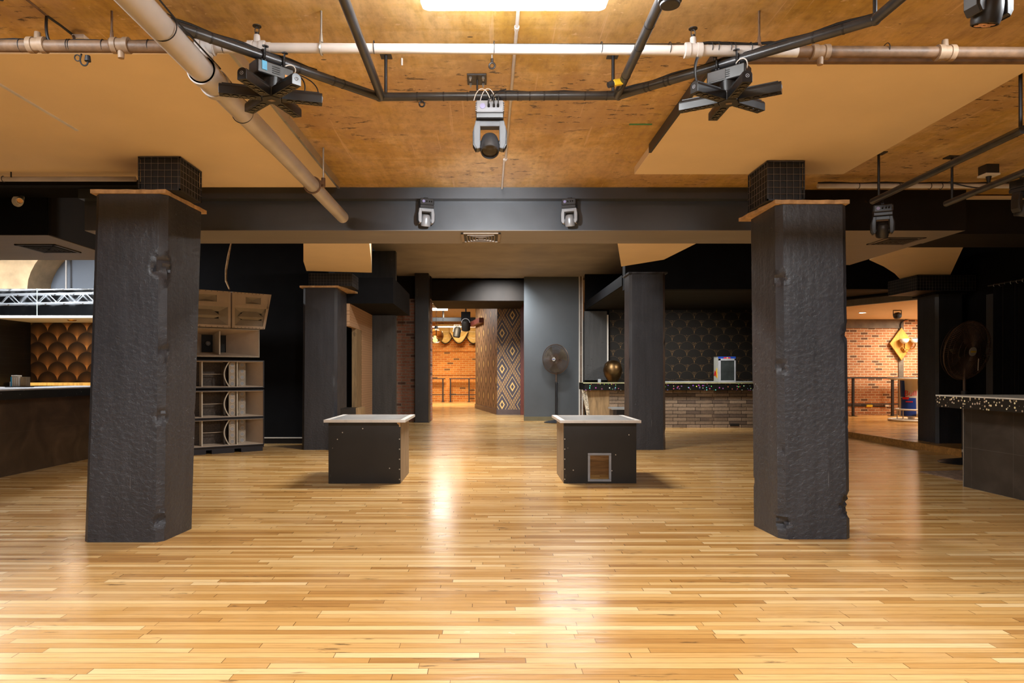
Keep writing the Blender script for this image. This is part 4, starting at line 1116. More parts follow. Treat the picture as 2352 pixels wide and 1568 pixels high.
# --- ceiling rails on the right
def rail(label, pts, rods, z=2.70):
    t = thing('ceiling_rail', label, 'pipe rail', (pts[0][0], pts[0][1], z))
    o = pts[0]
    obj('rail_pipe', tube(nb(), [(p[0]-o[0], p[1]-o[1], 0) for p in pts], 0.024, 14), M_PIPEB, t, smooth=True)
    for x, y in rods:
        h = obj('hanger', cyl(nb(), (x-o[0], y-o[1], 0), (x-o[0], y-o[1], ZC-z), 0.010, n=10), M_BLKM, t, smooth=True)
        obj('ceiling_plate', cbox(nb(), (x-o[0], y-o[1], ZC-z-0.004), (0.10, 0.08, 0.008)), M_STEELD, h)
    return t
rail('long black ceiling rail ending near the chipped charcoal column', [(3.06, 3.9), (3.11, 5.52)], [(3.06, 3.92), (3.105, 5.42)])
rail('shorter black ceiling rail beside the junction box', [(3.70, 4.5), (3.76, 5.60)], [(3.755, 5.52)])
t = thing('ceiling_pipe', 'thin pale pipe with cable ties running along the beam behind the ceiling rails', 'pipe', (2.95, 6.10, 2.985))
obj('pipe_length', cyl(nb(), (0, 0, 0), (5.0, 0, 0), 0.022, n=14), M_PIPEW, t, smooth=True)
bm = nb(); tube(bm, [(0.1*i, -0.005, 0.024 + 0.005*math.sin(i*1.3)) for i in range(40)], 0.009, 6)
for x in (0.36, 0.72, 1.0, 1.1, 1.5, 1.8, 2.0): ring(bm, (x, 0, -0.002), 0.026, 0.003, (1, 0.1, 0), 18, 5)
obj('cable_run', bm, M_CABLE, t, smooth=True)
t = thing('junction_box', 'small grey junction box with a hanging plug on the concrete ceiling', 'junction box', (4.22, 5.75, ZC))
obj('box_body', box(nb(), -0.055, -0.05, -0.075, 0.055, 0.05, 0), M_VENTM, t, bevel=0.004)
obj('cover_plate', box(nb(), -0.06, -0.055, -0.092, 0.06, 0.055, -0.075), M_WHITE, t, bevel=0.003)
bm = nb(); cyl(bm, (0, 0, -0.092), (0, 0, -0.15), 0.022, 0.010, n=12); tube(bm, bez((0, 0, -0.15), (0, 0, -0.19), (-0.05, 0.05, -0.2), (-0.2, 0.2, -0.08)), 0.006, 6)
obj('plug_cord', bm, M_CABLE, t, smooth=True)

# --- small cable hanger, left
t = thing('cable_drop', 'black cable dropping from the ceiling onto the grimy end of the sprinkler pipe', 'cable', (-2.15, 3.27, ZC))
def Lc(px, py, Y): return P(px, py, Y) - Vector((-2.15, 3.27, ZC))
Ya = 1.755*F/(CY-38); Yb = 1.755*F/(CY-82)
bm = nb(); tube(bm, [Lc(108, 36, Ya), Lc(140, 58, (Ya+Yb)/2), Lc(168, 80, Yb)], 0.008, 8)
tube(bm, [Lc(168, 80, Yb), Lc(172, 94, 3.3)], 0.007, 8)
tube(bm, bez(Lc(107, 36, Ya), Lc(105, 60, 3.3), Lc(106, 85, 3.31), Lc(114, 95, 3.31), 10), 0.007, 8)
obj('cable_loop', bm, M_CABLE, t, smooth=True)
bm = nb(); tube(bm, [Lc(50, -10, 1.755*F/870), Lc(108, 36, Ya)], 0.006, 8)
obj('conduit', bm, M_PIPER, t, smooth=True)
bm = nb(); cbox(bm, (0, 0, 0), (0.06, 0.05, 0.02)); obj('strap_plate', bm, M_PIPEW, t, loc=Lc(185, 88, 3.5))
t = thing('hanging_plug', 'small black plug on a looped cord below the grimy sprinkler pipe', 'plug', (-2.0, 3.306, 2.862))
bm = nb(); tube(bm, bez((0.022, 0.02, -0.0), (-0.005, 0.02, -0.06), (0.055, 0.02, -0.075), (0.052, 0.02, -0.035), 14), 0.004, 6)
ring(bm, (0.002, 0.02, -0.02), 0.014, 0.003, (0, 1, 0.3), 18, 6)
obj('plug_cord', bm, M_CABLE, t, smooth=True)
obj('plug_body', cyl(nb(), (0.052, 0.02, -0.036), (0.052, 0.02, -0.010), 0.015, 0.012, n=14), M_BLKP, t, smooth=True)

# --- pipe at left behind the column head
t = thing('wall_pipe', 'short grey pipe running along the black duct to a column head', 'pipe', (-4.4, 5.78, 2.955))
obj('pipe_length', cyl(nb(), (0, 0, 0), (1.42, 0, 0.0), 0.021, n=16), M_PIPEG, t, smooth=True)
bm = nb(); cyl(bm, (0.40, -0.05, -0.0), (0.40, -0.05, ZC-2.955), 0.006, n=8); ring(bm, (0.30, 0, 0), 0.024, 0.003, (1, 0, 0), 18, 5)
obj('hanger_rod', bm, M_BLKM, t, smooth=True)

# --- white adjustable spot on the left bulkhead
t = thing('emergency_spotlight', 'white adjustable spotlight on the dark bulkhead over the rusty tiled bar', 'spotlight', (-4.655, 6.745, 3.06 - 0.0))
t.location = P(42, 462, 6.735)
bm = nb(); lathe(bm, [(0.0, 0.026), (0.05, 0.024), (0.056, 0.012), (0.056, 0.0)], 28, RX(PI/2)); obj('mounting_plate', bm, M_WHITE, t, smooth=True)
obj('swivel_arm', tube(nb(), [(0.01, -0.02, 0), (0.045, -0.05, -0.002), (0.07, -0.07, 0)], 0.010, 10), M_WHITE, t, smooth=True)
bm = nb(); lathe(bm, [(0.0, 0.05), (0.022, 0.048), (0.026, 0.02), (0.026, -0.02), (0.032, -0.03), (0.032, -0.055), (0.027, -0.055), (0.024, -0.035), (0.0, -0.035)], 24, TR(0.085, -0.085, 0.0) @ RX(-0.95) @ RY(-0.3))
obj('lamp_head', bm, M_WHITE, t, smooth=True)
bm = nb(); lathe(bm, [(0.0, -0.0365), (0.022, -0.037), (0.0245, -0.045)], 20, TR(0.085, -0.085, 0.0) @ RX(-0.95) @ RY(-0.3))
obj('lens', bm, M_LENSA, t, smooth=True)

# --- vents
def vent(label, x0, y0, x1, y1, z, rim):
    cx_, cy_ = (x0+x1)/2, (y0+y1)/2; w, h = (x1-x0)/2, (y1-y0)/2
    t = thing('ceiling_vent', label, 'vent', (cx_, cy_, z))
    def fr(bm, a, b, th, z0, z1):
        box(bm, -a, -b, z0, a, -b+th, z1); box(bm, -a, b-th, z0, a, b, z1); box(bm, -a, -b, z0, -a+th, b, z1); box(bm, a-th, -b, z0, a, b, z1)
    bm = nb(); fr(bm, w, h, 0.028, -0.012, 0.0); obj('rim', bm, rim, t, bevel=0.002)
    obj('backing', box(nb(), -w+0.02, -h+0.02, -0.003, w-0.02, h-0.02, -0.001), M_SPKX, t)
    bm = nb()
    for k in range(5):
        f = 1 - (k+1)*0.165
        fr(bm, (w-0.028)*f, (h-0.028)*f, 0.007, -0.016, -0.003)
    obj('louvre', bm, rim, t)
vent('square brown vent under the beam between the two small moving lights', -0.262, 6.61, 0.128, 7.06, ZB - 0.006, M_VENTL)
vent('square black vent under the beam beside the chipped charcoal column', 4.005, 6.84, 4.40, 7.22, ZB, M_VENTM)
vent('square black vent under the bulkhead over the rusty tiled bar', -5.01, 7.22, -4.58, 7.70, ZB, M_VENTM)
# ================================================================ podiums
def podium(label, x0, x1, y0, y1, h, lid, side_open, hole=None, blotch=False):
    """black board box with a white laminate lid; local origin = front-left floor corner"""
    t = thing('dance_podium', label, 'podium', (x0, y0, 0))
    W, D = x1 - x0, y1 - y0; th = 0.02
    bm = nb()
    if hole is None:
        box(bm, 0, 0, 0, W, th, h)
    else:
        a, b, c, d = hole
        box(bm, 0, 0, 0, a, th, h); box(bm, b, 0, 0, W, th, h); box(bm, a, 0, 0, b, th, c); box(bm, a, 0, d, b, th, h)
    fp = obj('front_panel', bm, M_PODB, t)
    bm = nb(); box(bm, 0, th, 0, th, D, h); obj('side_panel', bm, M_PODS, t, label='worn grey plywood side')
    bm = nb(); box(bm, W-th, th, 0, W, D, h); obj('side_panel', bm, M_PODS, t, label='worn grey plywood side')
    bm = nb(); box(bm, th, D-th, 0, W-th, D, h); obj('back_panel', bm, M_WOOD, t)
    # lid
    l0, l1, f0, f1 = lid
    bm = nb(); box(bm, l0, f0, h, l1, f1, h + 0.032); obj('lid', bm, M_PODT, t, bevel=0.004, label='white laminate lid')
    bm = nb(); e = 0.06; z = h + 0.0325
    box(bm, l0-0.002, f0-0.003, h+0.001, l1+0.002, f0+0.004, h+0.033)
    obj('edge_strip', bm, M_PODE, t, bevel=0.002)
    bm = nb(); box(bm, l0+0.004, f0+0.01, h+0.032, l0+e, f1-0.01, z+0.001); box(bm, l1-e, f0+0.01, h+0.032, l1-0.004, f1-0.01, z+0.001); 
    obj('corner_strip', bm, M_PODE, t)
    bm = nb(); rnd = random.Random(int(x0*100))
    for k in range(9):
        x = 0.012 if k < 5 else rnd.uniform(0.05, W-0.05); zz = 0.05 + 0.12*k if k < 5 else rnd.uniform(0.05, h-0.05)
        if x0 < 0 and k < 5: x = W - 0.012
        if hole and hole[0] < x < hole[1] and hole[2] < zz < hole[3]: continue
        cyl(bm, (x, 0.001, zz), (x, -0.002, zz), 0.007, n=8)
    obj('screw_head', bm, M_BADGE, fp)
    if hole:
        a, b, c, d = hole; w = 0.028
        bm = nb()
        box(bm, a-w, -0.008, c-w, b+w, 0.004, c); box(bm, a-w, -0.008, d, b+w, 0.004, d+w); box(bm, a-w, -0.008, c, a, 0.004, d); box(bm, b, -0.008, c, b+w, 0.004, d)
        obj('opening_frame', bm, M_SILVL, t, bevel=0.004, label='light grey frame round a square opening')
        bm = nb(); box(bm, th+0.002, D-0.10, 0.0, W-th-0.002, D-0.022, 0.20); obj('inner_board', bm, M_WOOD, t, label='bare pine board inside')
        bm = nb()
        for x, zz in ((0.30, 0.40), (0.38, 0.41), (0.38, 0.30), (0.47, 0.41), (0.53, 0.40)):
            cyl(bm, (x, D-0.021, zz), (x, D-0.026, zz), 0.010, n=8)
        obj('knot', bm, M_PIPER, t)
    else:
        bm = nb(); prism(bm, [(W-0.045, h), (W-0.002, h), (W-0.002, h-0.055), (W-0.012, h-0.06), (W-0.02, h-0.035), (W-0.04, h-0.02)], -0.001, 0.0025, XZ)
        obj('chipped_corner', bm, M_TANPLY, fp, label='bare chipped wood corner')
    return t
podium('black box podium with a white lid, a plain front and a chipped corner', -1.90, -1.04, 8.15, 9.02, 0.735, (-0.03, 0.93, -0.11, 0.98), None)
podium('black box podium with a white lid and a framed square opening low in its front', 0.91, 1.778, 8.16, 8.98, 0.728, (-0.055, 0.90, -0.11, 0.95), None, hole=(0.315, 0.54, 0.05, 0.335))
t = thing('black_crate', 'low black crate with a wooden side behind the plain podium', 'crate', (-2.48, 11.5, 0))
obj('crate_body', box(nb(), 0, 0, 0, 0.26, 0.45, 0.73), M_PODB, t, bevel=0.004)
obj('side_board', box(nb(), 0.26, 0, 0, 0.34, 0.45, 0.74), M_WOODE, t, bevel=0.004)
t = thing('black_crate', 'low black crate with a pale rim behind the podium with the opening', 'crate', (2.50, 13.6, 0))
obj('crate_body', box(nb(), 0.07, 0, 0, 0.36, 0.4, 0.60), M_PODB, t, bevel=0.004)
obj('side_board', box(nb(), 0.0, 0, 0, 0.07, 0.4, 0.60), M_TILEX, t)
obj('rim', box(nb(), -0.03, -0.01, 0.60, 0.37, 0.41, 0.635), M_FRIDGE, t, bevel=0.004)

# ================================================================ speaker stack
STK, ROT = (-4.866, 10.89), math.atan2(0.584, 0.812)
def st_pt(x, y): 
    c, s = math.cos(ROT), math.sin(ROT); return (STK[0] + c*x - s*y, STK[1] + s*x + c*y)
W = 1.30
t = thing('speaker_base', 'low black block base under the speaker stack', 'pallet', (*STK, 0), ROT)
bm = nb(); box(bm, 0.0, 0.02, 0.065, W, 0.88, 0.105); obj('deck', bm, M_PALLET, t)
for x in (0.0, 0.45, 0.92):
    obj('foot_block', box(nb(), x, 0.02, 0.0, x + 0.36, 0.88, 0.065), M_PALLET, t)
def sub(label, z):
    t = thing('bass_speaker', label, 'speaker', (*STK, z), ROT, 'bass bins of the speaker stack')
    H, D = 0.465, 0.86; th = 0.018
    bm = nb(); box(bm, 0, 0.0, 0, W, D, th); box(bm, 0, 0, H-th, W, D, H); box(bm, 0, D-th, th, W, D, H-th); box(bm, 0, 0, th, th, D, H-th); box(bm, W-th, 0, th, W, D, H-th)
    obj('cabinet', bm, M_PALLET, t, bevel=0.002)
    bm = nb()   # horn walls flaring out to both sides
    for (xa, ya, xb, yb) in ((W-0.02, 0.005, W-0.25, 0.50), (0.02, 0.005, 0.10, 0.50)):
        hexa(bm, [(xa, ya, th), (xb, yb, th), (xb, yb+0.02, th), (xa, ya+0.02, th), (xa, ya, H-th), (xb, yb, H-th), (xb, yb+0.02, H-th), (xa, ya+0.02, H-th)])
    box(bm, th, 0.50, th, W-th, 0.52, H-th)
    hexa(bm, [(0.02, 0.004, th), (W-0.02, 0.004, th), (W-0.22, 0.5, th+0.001), (0.06, 0.5, th+0.001), (0.02, 0.004, th+0.006), (W-0.02, 0.004, th+0.006), (W-0.22, 0.5, th+0.03), (0.06, 0.5, th+0.03)])
    hexa(bm, [(0.02, 0.004, H-th-0.006), (W-0.02, 0.004, H-th-0.006), (W-0.22, 0.5, H-th-0.03), (0.06, 0.5, H-th-0.03), (0.02, 0.004, H-th), (W-0.02, 0.004, H-th), (W-0.22, 0.5, H-th), (0.06, 0.5, H-th)])
    obj('horn_wall', bm, M_SPK, t)
    bm = nb(); box(bm, W-0.36, 0.25, th, W-0.24, 0.26, H-th); box(bm, W-0.56, 0.10, th, W-0.45, 0.112, H-th)
    pb = obj('port_plate', bm, M_SPKI, t)
    bm = nb()
    for x, y in ((W-0.30, 0.249), (W-0.505, 0.099)):
        for q in range(4):
            bm = nb(); ring(bm, (x, y, 0.075 + q*0.105), 0.036, 0.005, (0, 1, 0), 20, 5); obj('port_ring', bm, M_SPK, pb, smooth=True)
    bm = nb()
    for x, y in ((W-0.30, 0.249), (W-0.505, 0.099)):
        for q in range(4):
            bm = nb(); cyl(bm, (x, y-0.001, 0.075 + q*0.105), (x, y+0.002, 0.075 + q*0.105), 0.032, n=18)
            obj('port_hole', bm, M_SILV, pb)
    bm = nb()
    box(bm, W-0.44, 0.06, th, W-0.425, 0.5, H-th); box(bm, 0.30, 0.06, th, 0.318, 0.5, H-th)
    obj('divider', bm, M_BADGE, t)
    bm = nb()
    for zz in (H/2,): box(bm, 0.318, 0.2, zz-0.004, W-0.60, 0.21, zz+0.004)
    obj('brace', bm, M_SPK, t)
    # curved front bar
    bm = nb(); N = 14
    pts = [(0.74 - 0.085*math.sin(PI*i/N), 0.06, th + (H-2*th)*i/N) for i in range(N+1)]
    tube(bm, pts, 0.010, 8); obj('curved_bar', bm, M_BADGE, t, smooth=True)
    bm = nb(); n = 10
    prof = [(0.66 + 0.22*math.sin(PI*0.5*i/n), 0.12 + 0.30*(i/n)) for i in range(n+1)]
    for (xa, ya), (xb, yb) in zip(prof[:-1], prof[1:]):
        hexa(bm, [(xa, ya, th), (xb, yb, th), (xb, yb+0.01, th), (xa, ya+0.01, th), (xa, ya, H-th), (xb, yb, H-th), (xb, yb+0.01, H-th), (xa, ya+0.01, H-th)])
    box(bm, 0.32, 0.30, th, 0.66, 0.31, H-th); box(bm, 0.10, 0.22, th, 0.30, 0.23, H-th)
    obj('mesh_grille', bm, M_SPKD, t, smooth=True)
    return t
sub('bass bin at the bottom of the speaker stack, on the black block base', 0.105)
sub('bass bin in the middle of the three with round ports', 0.580)
sub('uppermost bass bin with round ports, under the wide horn speaker', 1.075)
# mid horn
HW = 1.22
t = thing('horn_speaker', 'wide horn speaker with a dark throat, between the bass bins and the top speakers', 'speaker', (*STK, 1.59), ROT)
H = 0.475
bm = nb(); th = 0.016
box(bm, 0, 0, 0, HW, 0.8, th); box(bm, 0, 0, H-th, HW, 0.8, H); box(bm, 0, 0, th, th, 0.8, H-th); box(bm, HW-th, 0, th, HW, 0.8, H-th); box(bm, 0, 0.78, th, HW, 0.8, H-th)
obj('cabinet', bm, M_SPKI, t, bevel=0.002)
def frustum_walls(bm, o, i, y0, y1, th=0.012):
    """four flared walls from the outer rect o at y0 to the inner rect i at y1; rect = x0,z0,x1,z1"""
    O = [(o[0], y0, o[1]), (o[2], y0, o[1]), (o[2], y0, o[3]), (o[0], y0, o[3])]
    I = [(i[0], y1, i[1]), (i[2], y1, i[1]), (i[2], y1, i[3]), (i[0], y1, i[3])]
    cen = Vector(((i[0]+i[2])/2, (y0+y1)/2, (i[1]+i[3])/2))
    for k in range(4):
        j = (k+1) % 4
        q = [Vector(O[k]), Vector(O[j]), Vector(I[j]), Vector(I[k])]
        n_ = (q[1]-q[0]).cross(q[2]-q[0]).normalized()
        if n_.dot(cen - q[0]) > 0: n_ = -n_
        r_ = [p + n_*th for p in q]
        vs = [bm.verts.new(p) for p in q + r_]
        for f in ((0,1,2,3),(7,6,5,4),(0,4,5,1),(1,5,6,2),(2,6,7,3),(3,7,4,0)): bm.faces.new([vs[a] for a in f])
bm = nb(); frustum_walls(bm, (0.02, 0.02, HW-0.02, H-0.02), (0.40, 0.09, 0.80, H-0.09), 0.004, 0.5)
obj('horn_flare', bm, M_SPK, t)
bm = nb(); box(bm, 0.38, 0.52, 0.08, 0.82, 0.54, H-0.08); obj('throat', bm, M_SPKX, t)
bm = nb(); sphere(bm, (0.50, 0.47, H/2), 0.042, 20, 12); obj('phase_plug', bm, M_SILV, t, smooth=True)
bm = nb(); box(bm, 0.585, 0.10, 0.045, 0.605, 0.52, H-0.045); obj('divider', bm, M_BADGE, t)
# top speakers
def top_box(label, x0, x1, lean, yaw, z=2.075):
    t = thing('top_speaker', label, 'speaker', (*st_pt(x0, 0.0), z), ROT + yaw)
    w = x1 - x0; H = 0.60; D = 0.55
    e = 0.045
    bm = nb()   # cabinet body behind the baffle
    hexa(bm, [(0, 0.03, 0), (w-lean, 0.03, 0), (w-0.10-lean, D, 0), (0.10, D, 0), (0, 0.03, H), (w, 0.03, H), (w-0.10, D, H), (0.10, D, H)])
    obj('cabinet', bm, M_SPK, t, bevel=0.004)
    bm = nb()
    wl = lambda f: (w - lean) + lean * f      # right edge at height fraction
    def bar(xa, xb, za, zb): 
        hexa(bm, [(xa, -0.02, za), (min(xb, wl(za/H)), -0.02, za), (min(xb, wl(za/H)), 0.03, za), (xa, 0.03, za), (xa, -0.02, zb), (min(xb, wl(zb/H)), -0.02, zb), (min(xb, wl(zb/H)), 0.03, zb), (xa, 0.03, zb)])
    bar(0, w, 0, e); bar(0, w, H-e, H)
    bar(0, e, e, H-e); 
    hexa(bm, [(wl(e/H)-e, -0.02, e), (wl(e/H), -0.02, e), (wl(e/H), 0.03, e), (wl(e/H)-e, 0.03, e), (wl(1-e/H)-e, -0.02, H-e), (wl(1-e/H), -0.02, H-e), (wl(1-e/H), 0.03, H-e), (wl(1-e/H)-e, 0.03, H-e)])
    bar(e, w-e, 0.345, 0.395)
    # baffle round the small horn
    a, b = w*0.34, w*0.72
    bar(e, a, 0.395, H-e); bar(b, w-e, 0.395, H-e); bar(a, b, 0.395, 0.42); bar(a, b, 0.53, H-e)
    obj('front_baffle', bm, M_SPK, t, bevel=0.002)
    bm = nb(); frustum_walls(bm, (a, 0.42, b, 0.53), (a+(b-a)*0.42, 0.455, b-(b-a)*0.42, 0.495), -0.012, 0.02, 0.004); box(bm, a+(b-a)*0.4, 0.02, 0.45, b-(b-a)*0.4, 0.024, 0.50)
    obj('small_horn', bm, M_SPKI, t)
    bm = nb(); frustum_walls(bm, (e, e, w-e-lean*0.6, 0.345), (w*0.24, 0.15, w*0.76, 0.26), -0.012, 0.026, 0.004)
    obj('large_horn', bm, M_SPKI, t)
    bm = nb(); c = w*0.47
    box(bm, w*0.2, 0.024, 0.12, w*0.8, 0.028, 0.28)
    obj('throat', bm, M_SPKX, t)
    bm = nb()
    hexa(bm, [(c-w*0.32, -0.016, 0.185), (c+w*0.32, -0.016, 0.185), (c+w*0.20, 0.02, 0.15), (c-w*0.20, 0.02, 0.15), (c-w*0.32, -0.018, 0.195), (c+w*0.32, -0.018, 0.195), (c+w*0.16, 0.012, 0.29), (c-w*0.16, 0.012, 0.29)])
    obj('deflector_wedge', bm, M_SPKI, t, label='dark brown wedge in front of the throat')
    bm = nb()
    for k in range(9):
        for zz in (0.012, H-0.012): cyl(bm, (0.03 + (w-0.06-lean)*k/8, -0.019, zz), (0.03 + (w-0.06-lean)*k/8, -0.023, zz), 0.006, n=8)
    obj('screw_head', bm, M_BLKM, t)
    return t
top_box('beige upright-sided top speaker partly behind the charcoal column', -0.05, 0.74, 0.0, 0.0)
top_box('beige top speaker with a slanted right side, at the open end of the speaker stack', 0.76, 1.43, 0.115, 0.06)
# hanging cable end on the black wall
p0 = P(530, 556, 12.3)
bm = nb(); tube(bm, [P(531, 556, 12.3)-p0, P(524, 590, 12.3)-p0, P(519, 620, 12.2)-p0, P(519, 645, 12.0)-p0, P(527, 664, 11.6)-p0], [0.012, 0.022, 0.020, 0.018, 0.012], 8)
tag(obj('hanging_cable', bm, M_TANPLY, smooth=True, loc=p0), 'pale bundled cable hanging down the black wall to the top speakers', 'cable')

# ================================================================ bars
# right bar
t = thing('bar_counter', 'brown slate tiled bar with a bright dotted black edge, near the large fan', 'bar', (5.53, 7.93, 0))
obj('bar_front', box(nb(), 0, -8.5, 0, 0.18, 0, 0.94), M_TILE, t, label='brown slate tiles with pale grout')
obj('bar_end', box(nb(), 0.18, -0.06, 0, 1.2, 0, 0.94), M_TILEX, t)
obj('edge_profile', box(nb(), -0.006, -0.006, 0, 0.006, 0.004, 0.94), M_ALU, t)
obj('counter_top', box(nb(), -0.29, -8.5, 0.94, 1.25, 0.03, 1.055), M_BLACK, t)
obj('dotted_trim', box(nb(), -0.297, -8.5, 0.925, -0.28, 0.036, 1.052), M_GLIT, t, label='black trim strip pricked with bright dots')
obj('counter_edge', box(nb(), -0.30, -8.5, 1.052, 1.25, 0.04, 1.066), M_TOPW, t)
# left bar
t = thing('bar_counter', 'dark rusty tiled bar below the mirror band and fan-patterned wallpaper', 'bar', (-6.15, 11.4, 0))
obj('bar_front', box(nb(), -0.2, -9.5, 0, 0, 0, 1.0), mat_tile('rust_brown_tile', (0.060, 0.036, 0.020), (0.075, 0.05, 0.03), 0.9, 0.55, sw='yz'), t, label='dark rusty brown tiles')
obj('counter_top', box(nb(), -0.75, -9.5, 1.0, 0.12, 0, 1.10), M_BLACK, t)
obj('dotted_trim', box(nb(), 0.115, -9.5, 0.985, 0.13, 0.003, 1.098), M_GLIT3, t)
obj('counter_edge', box(nb(), -0.75, -9.5, 1.098, 0.135, 0.006, 1.115), M_SILVL, t)
t = thing('bar_shelf', 'low amber wood counter behind the rusty tiled bar', 'counter', (-8.6, 12.4, 0))
obj('counter_top', box(nb(), 0, 0, 1.10, 2.6, 0.55, 1.15), M_PLAQ, t)
obj('cabinet', box(nb(), 0, 0.05, 0, 2.6, 0.55, 1.10), M_BLACK2, t)
t = thing('cup_box', 'small white box with printed stripes on the rusty tiled bar', 'box', (-7.05, 9.9, 1.06))
obj('box_body', box(nb(), 0, 0, 0.05, 0.13, 0.12, 0.19), M_WHITE, t, bevel=0.004)
obj('box_lid', box(nb(), 0.005, 0, 0.195, 0.095, 0.1, 0.215), M_WHITE, t, bevel=0.003)
bm = nb()
for q in range(3): box(bm, 0.035+q*0.03, -0.002, 0.06, 0.040+q*0.03, 0.0, 0.18)
obj('stripe', bm, M_TANPLY, t)
obj('side_print', box(nb(), -0.001, -0.003, 0.05, 0.016, 0.121, 0.19), M_BLUE, t)
obj('tray', box(nb(), -0.05, -0.05, 0.04, 0.24, 0.16, 0.05), M_BLACK, t)
bm = nb(); box(bm, 0.14, 0.0, 0.05, 0.22, 0.1, 0.19)
obj('carton', bm, M_WOODE, t)
for o in [t]: o.location = (-7.02, 10.05, 1.075)
t = thing('bar_tap', 'bent pale metal rail beside the white striped box on the bar', 'rail', (-7.3, 10.4, 1.1))
bm = nb(); tube(bm, [(-0.2, 0, 0.0), (0.08, 0, 0.0), (0.10, 0, -0.0), (0.10, 0, -0.08)], 0.012, 8); cyl(bm, (0.03, 0, 0), (0.03, 0, 0.09), 0.012, n=10)
obj('rail_tube', bm, M_ALU, t, smooth=True)
# stone bar
t = thing('bar_counter', 'long stacked-stone bar with a sparkling black edge and a mini fridge on it', 'bar', (2.98, 16.7, 0))
obj('stone_front', box(nb(), 0, 0, 0, 4.4, 0.18, 0.93), M_STONE, t, label='brown stacked ledge stone')
obj('kick_vent', box(nb(), 2.95, -0.012, 0.04, 3.17, 0.01, 0.10), M_SPKX, t)
obj('counter_top', box(nb(), -0.66, -0.1, 0.93, 4.4, 0.62, 1.10), M_BLACK, t)
obj('sparkle_trim', box(nb(), -0.62, -0.115, 0.92, 4.4, -0.095, 1.085), M_GLIT2, t, label='black trim pricked with coloured sparkles')
obj('counter_edge', box(nb(), -0.66, -0.13, 1.085, 4.4, 0.62, 1.105), pm('yellowed_counter_edge', (0.42, 0.40, 0.22), 0.3), t)
obj('glass_rail', box(nb(), 0.9, -0.02, 1.12, 4.4, 0.0, 1.14), M_SILVL, t)
hexm = nb(); hexa(hexm, [(-0.47, 0.02, 0), (0.0, 0.0, 0), (0.0, 0.1, 0), (-0.47, 0.1, 0), (-0.57, 0.02, 0.93), (0.0, 0.0, 0.93), (0.0, 0.1, 0.93), (-0.57, 0.1, 0.93)])
obj('end_board', hexm, M_WOODE, t, label='bare knotty board at the end')
hexm = nb(); hexa(hexm, [(-0.50, -0.03, 0), (-0.44, -0.03, 0), (-0.44, 0.02, 0), (-0.50, 0.02, 0), (-0.68, -0.03, 0.92), (-0.56, -0.03, 0.92), (-0.56, 0.02, 0.92), (-0.68, 0.02, 0.92)])
obj('rough_edge', hexm, M_TERR, t, label='rough speckled pale stone edge')
t = thing('drink_holder', 'tiny clear glass block on the end of the stone bar', 'glass', (2.72, 16.8, 1.105))
obj('glass_body', box(nb(), 0, 0, 0, 0.07, 0.07, 0.085), M_SILVL, t, bevel=0.004)
# bronze ball thing behind the bar
t = thing('copper_tank', 'dim copper coloured globe behind the stone bar beside the column', 'tank', (3.28, 17.9, 1.1))
bm = nb(); lathe(bm, [(0.0, 0), (0.12, 0.0), (0.14, 0.05), (0.22, 0.18), (0.25, 0.32), (0.21, 0.48), (0.12, 0.56), (0.0, 0.58)], 28); obj('tank_body', bm, pm('dim_bronze', (0.16, 0.09, 0.035), 0.38, 0.9, var=0.4, ns=5), t, smooth=True)
obj('tank_stand', box(nb(), -0.15, -0.15, -1.1, 0.15, 0.15, 0.0), M_BLACK2, t)
# mini fridge
t = thing('mini_fridge', 'small pale grey glass-door fridge standing on the stone bar', 'fridge', (5.70, 16.86, 1.105))
FW, FD, FH = 0.43, 0.36, 0.64
bm = nb(); box(bm, 0, 0.03, 0, FW, FD, 0.02); box(bm, 0, 0.03, FH-0.02, FW, FD, FH); box(bm, 0, 0.03, 0, 0.02, FD, FH); box(bm, FW-0.02, 0.03, 0, FW, FD, FH); box(bm, 0, FD-0.02, 0, FW, FD, FH)
obj('cabinet', bm, M_FRIDGE, t, bevel=0.006)
bm = nb(); e = 0.05
box(bm, 0, 0, 0, FW, 0.03, e); box(bm, 0, 0, FH-e-0.05, FW, 0.03, FH-0.05); box(bm, 0, 0, e, e+0.01, 0.03, FH-e); box(bm, FW-e*0.7, 0, e, FW, 0.03, FH-e)
d = obj('door', bm, M_SILVL, t, bevel=0.004)
obj('door_glass', box(nb(), e, 0.012, e, FW-e*0.7, 0.02, FH-e-0.05), M_GLASSD, d)
bm = nb()
for z in (0.22, 0.40): box(bm, 0.03, 0.06, z, FW-0.03, FD-0.03, z+0.006)
obj('shelf', bm, M_ALU, t)
obj('top_banner', box(nb(), 0.0, 0.005, FH-0.05, FW, 0.03, FH), M_DBLUE, t)
bm = nb(); box(bm, 0.13, 0.002, FH-0.045, 0.30, 0.006, FH-0.02); obj('banner_mark', bm, M_RED, t)
bm = nb(); cyl(bm, (0.22, 0.001, FH-0.03), (0.22, 0.004, FH-0.03), 0.016, n=16); obj('banner_mark', bm, M_YEL, t)
bm = nb(); MY = Matrix(((0,0,-1,0),(-1,0,0,0),(0,1,0,0),(0,0,0,1)))
prism(bm, [(-0.30, 0.18), (-0.12, 0.36), (-0.09, 0.36), (-0.07, 0.10), (-0.12, 0.12)], 0.0, 0.003, MY)
obj('side_emblem', bm, M_YEL, t, label='yellow sun patch')
bm = nb(); prism(bm, [(-0.33, 0.16), (-0.26, 0.30), (-0.17, 0.26), (-0.13, 0.13), (-0.22, 0.18)], 0.003, 0.006, MY)
obj('side_emblem', bm, M_RED, t, label='red animal shaped patch')

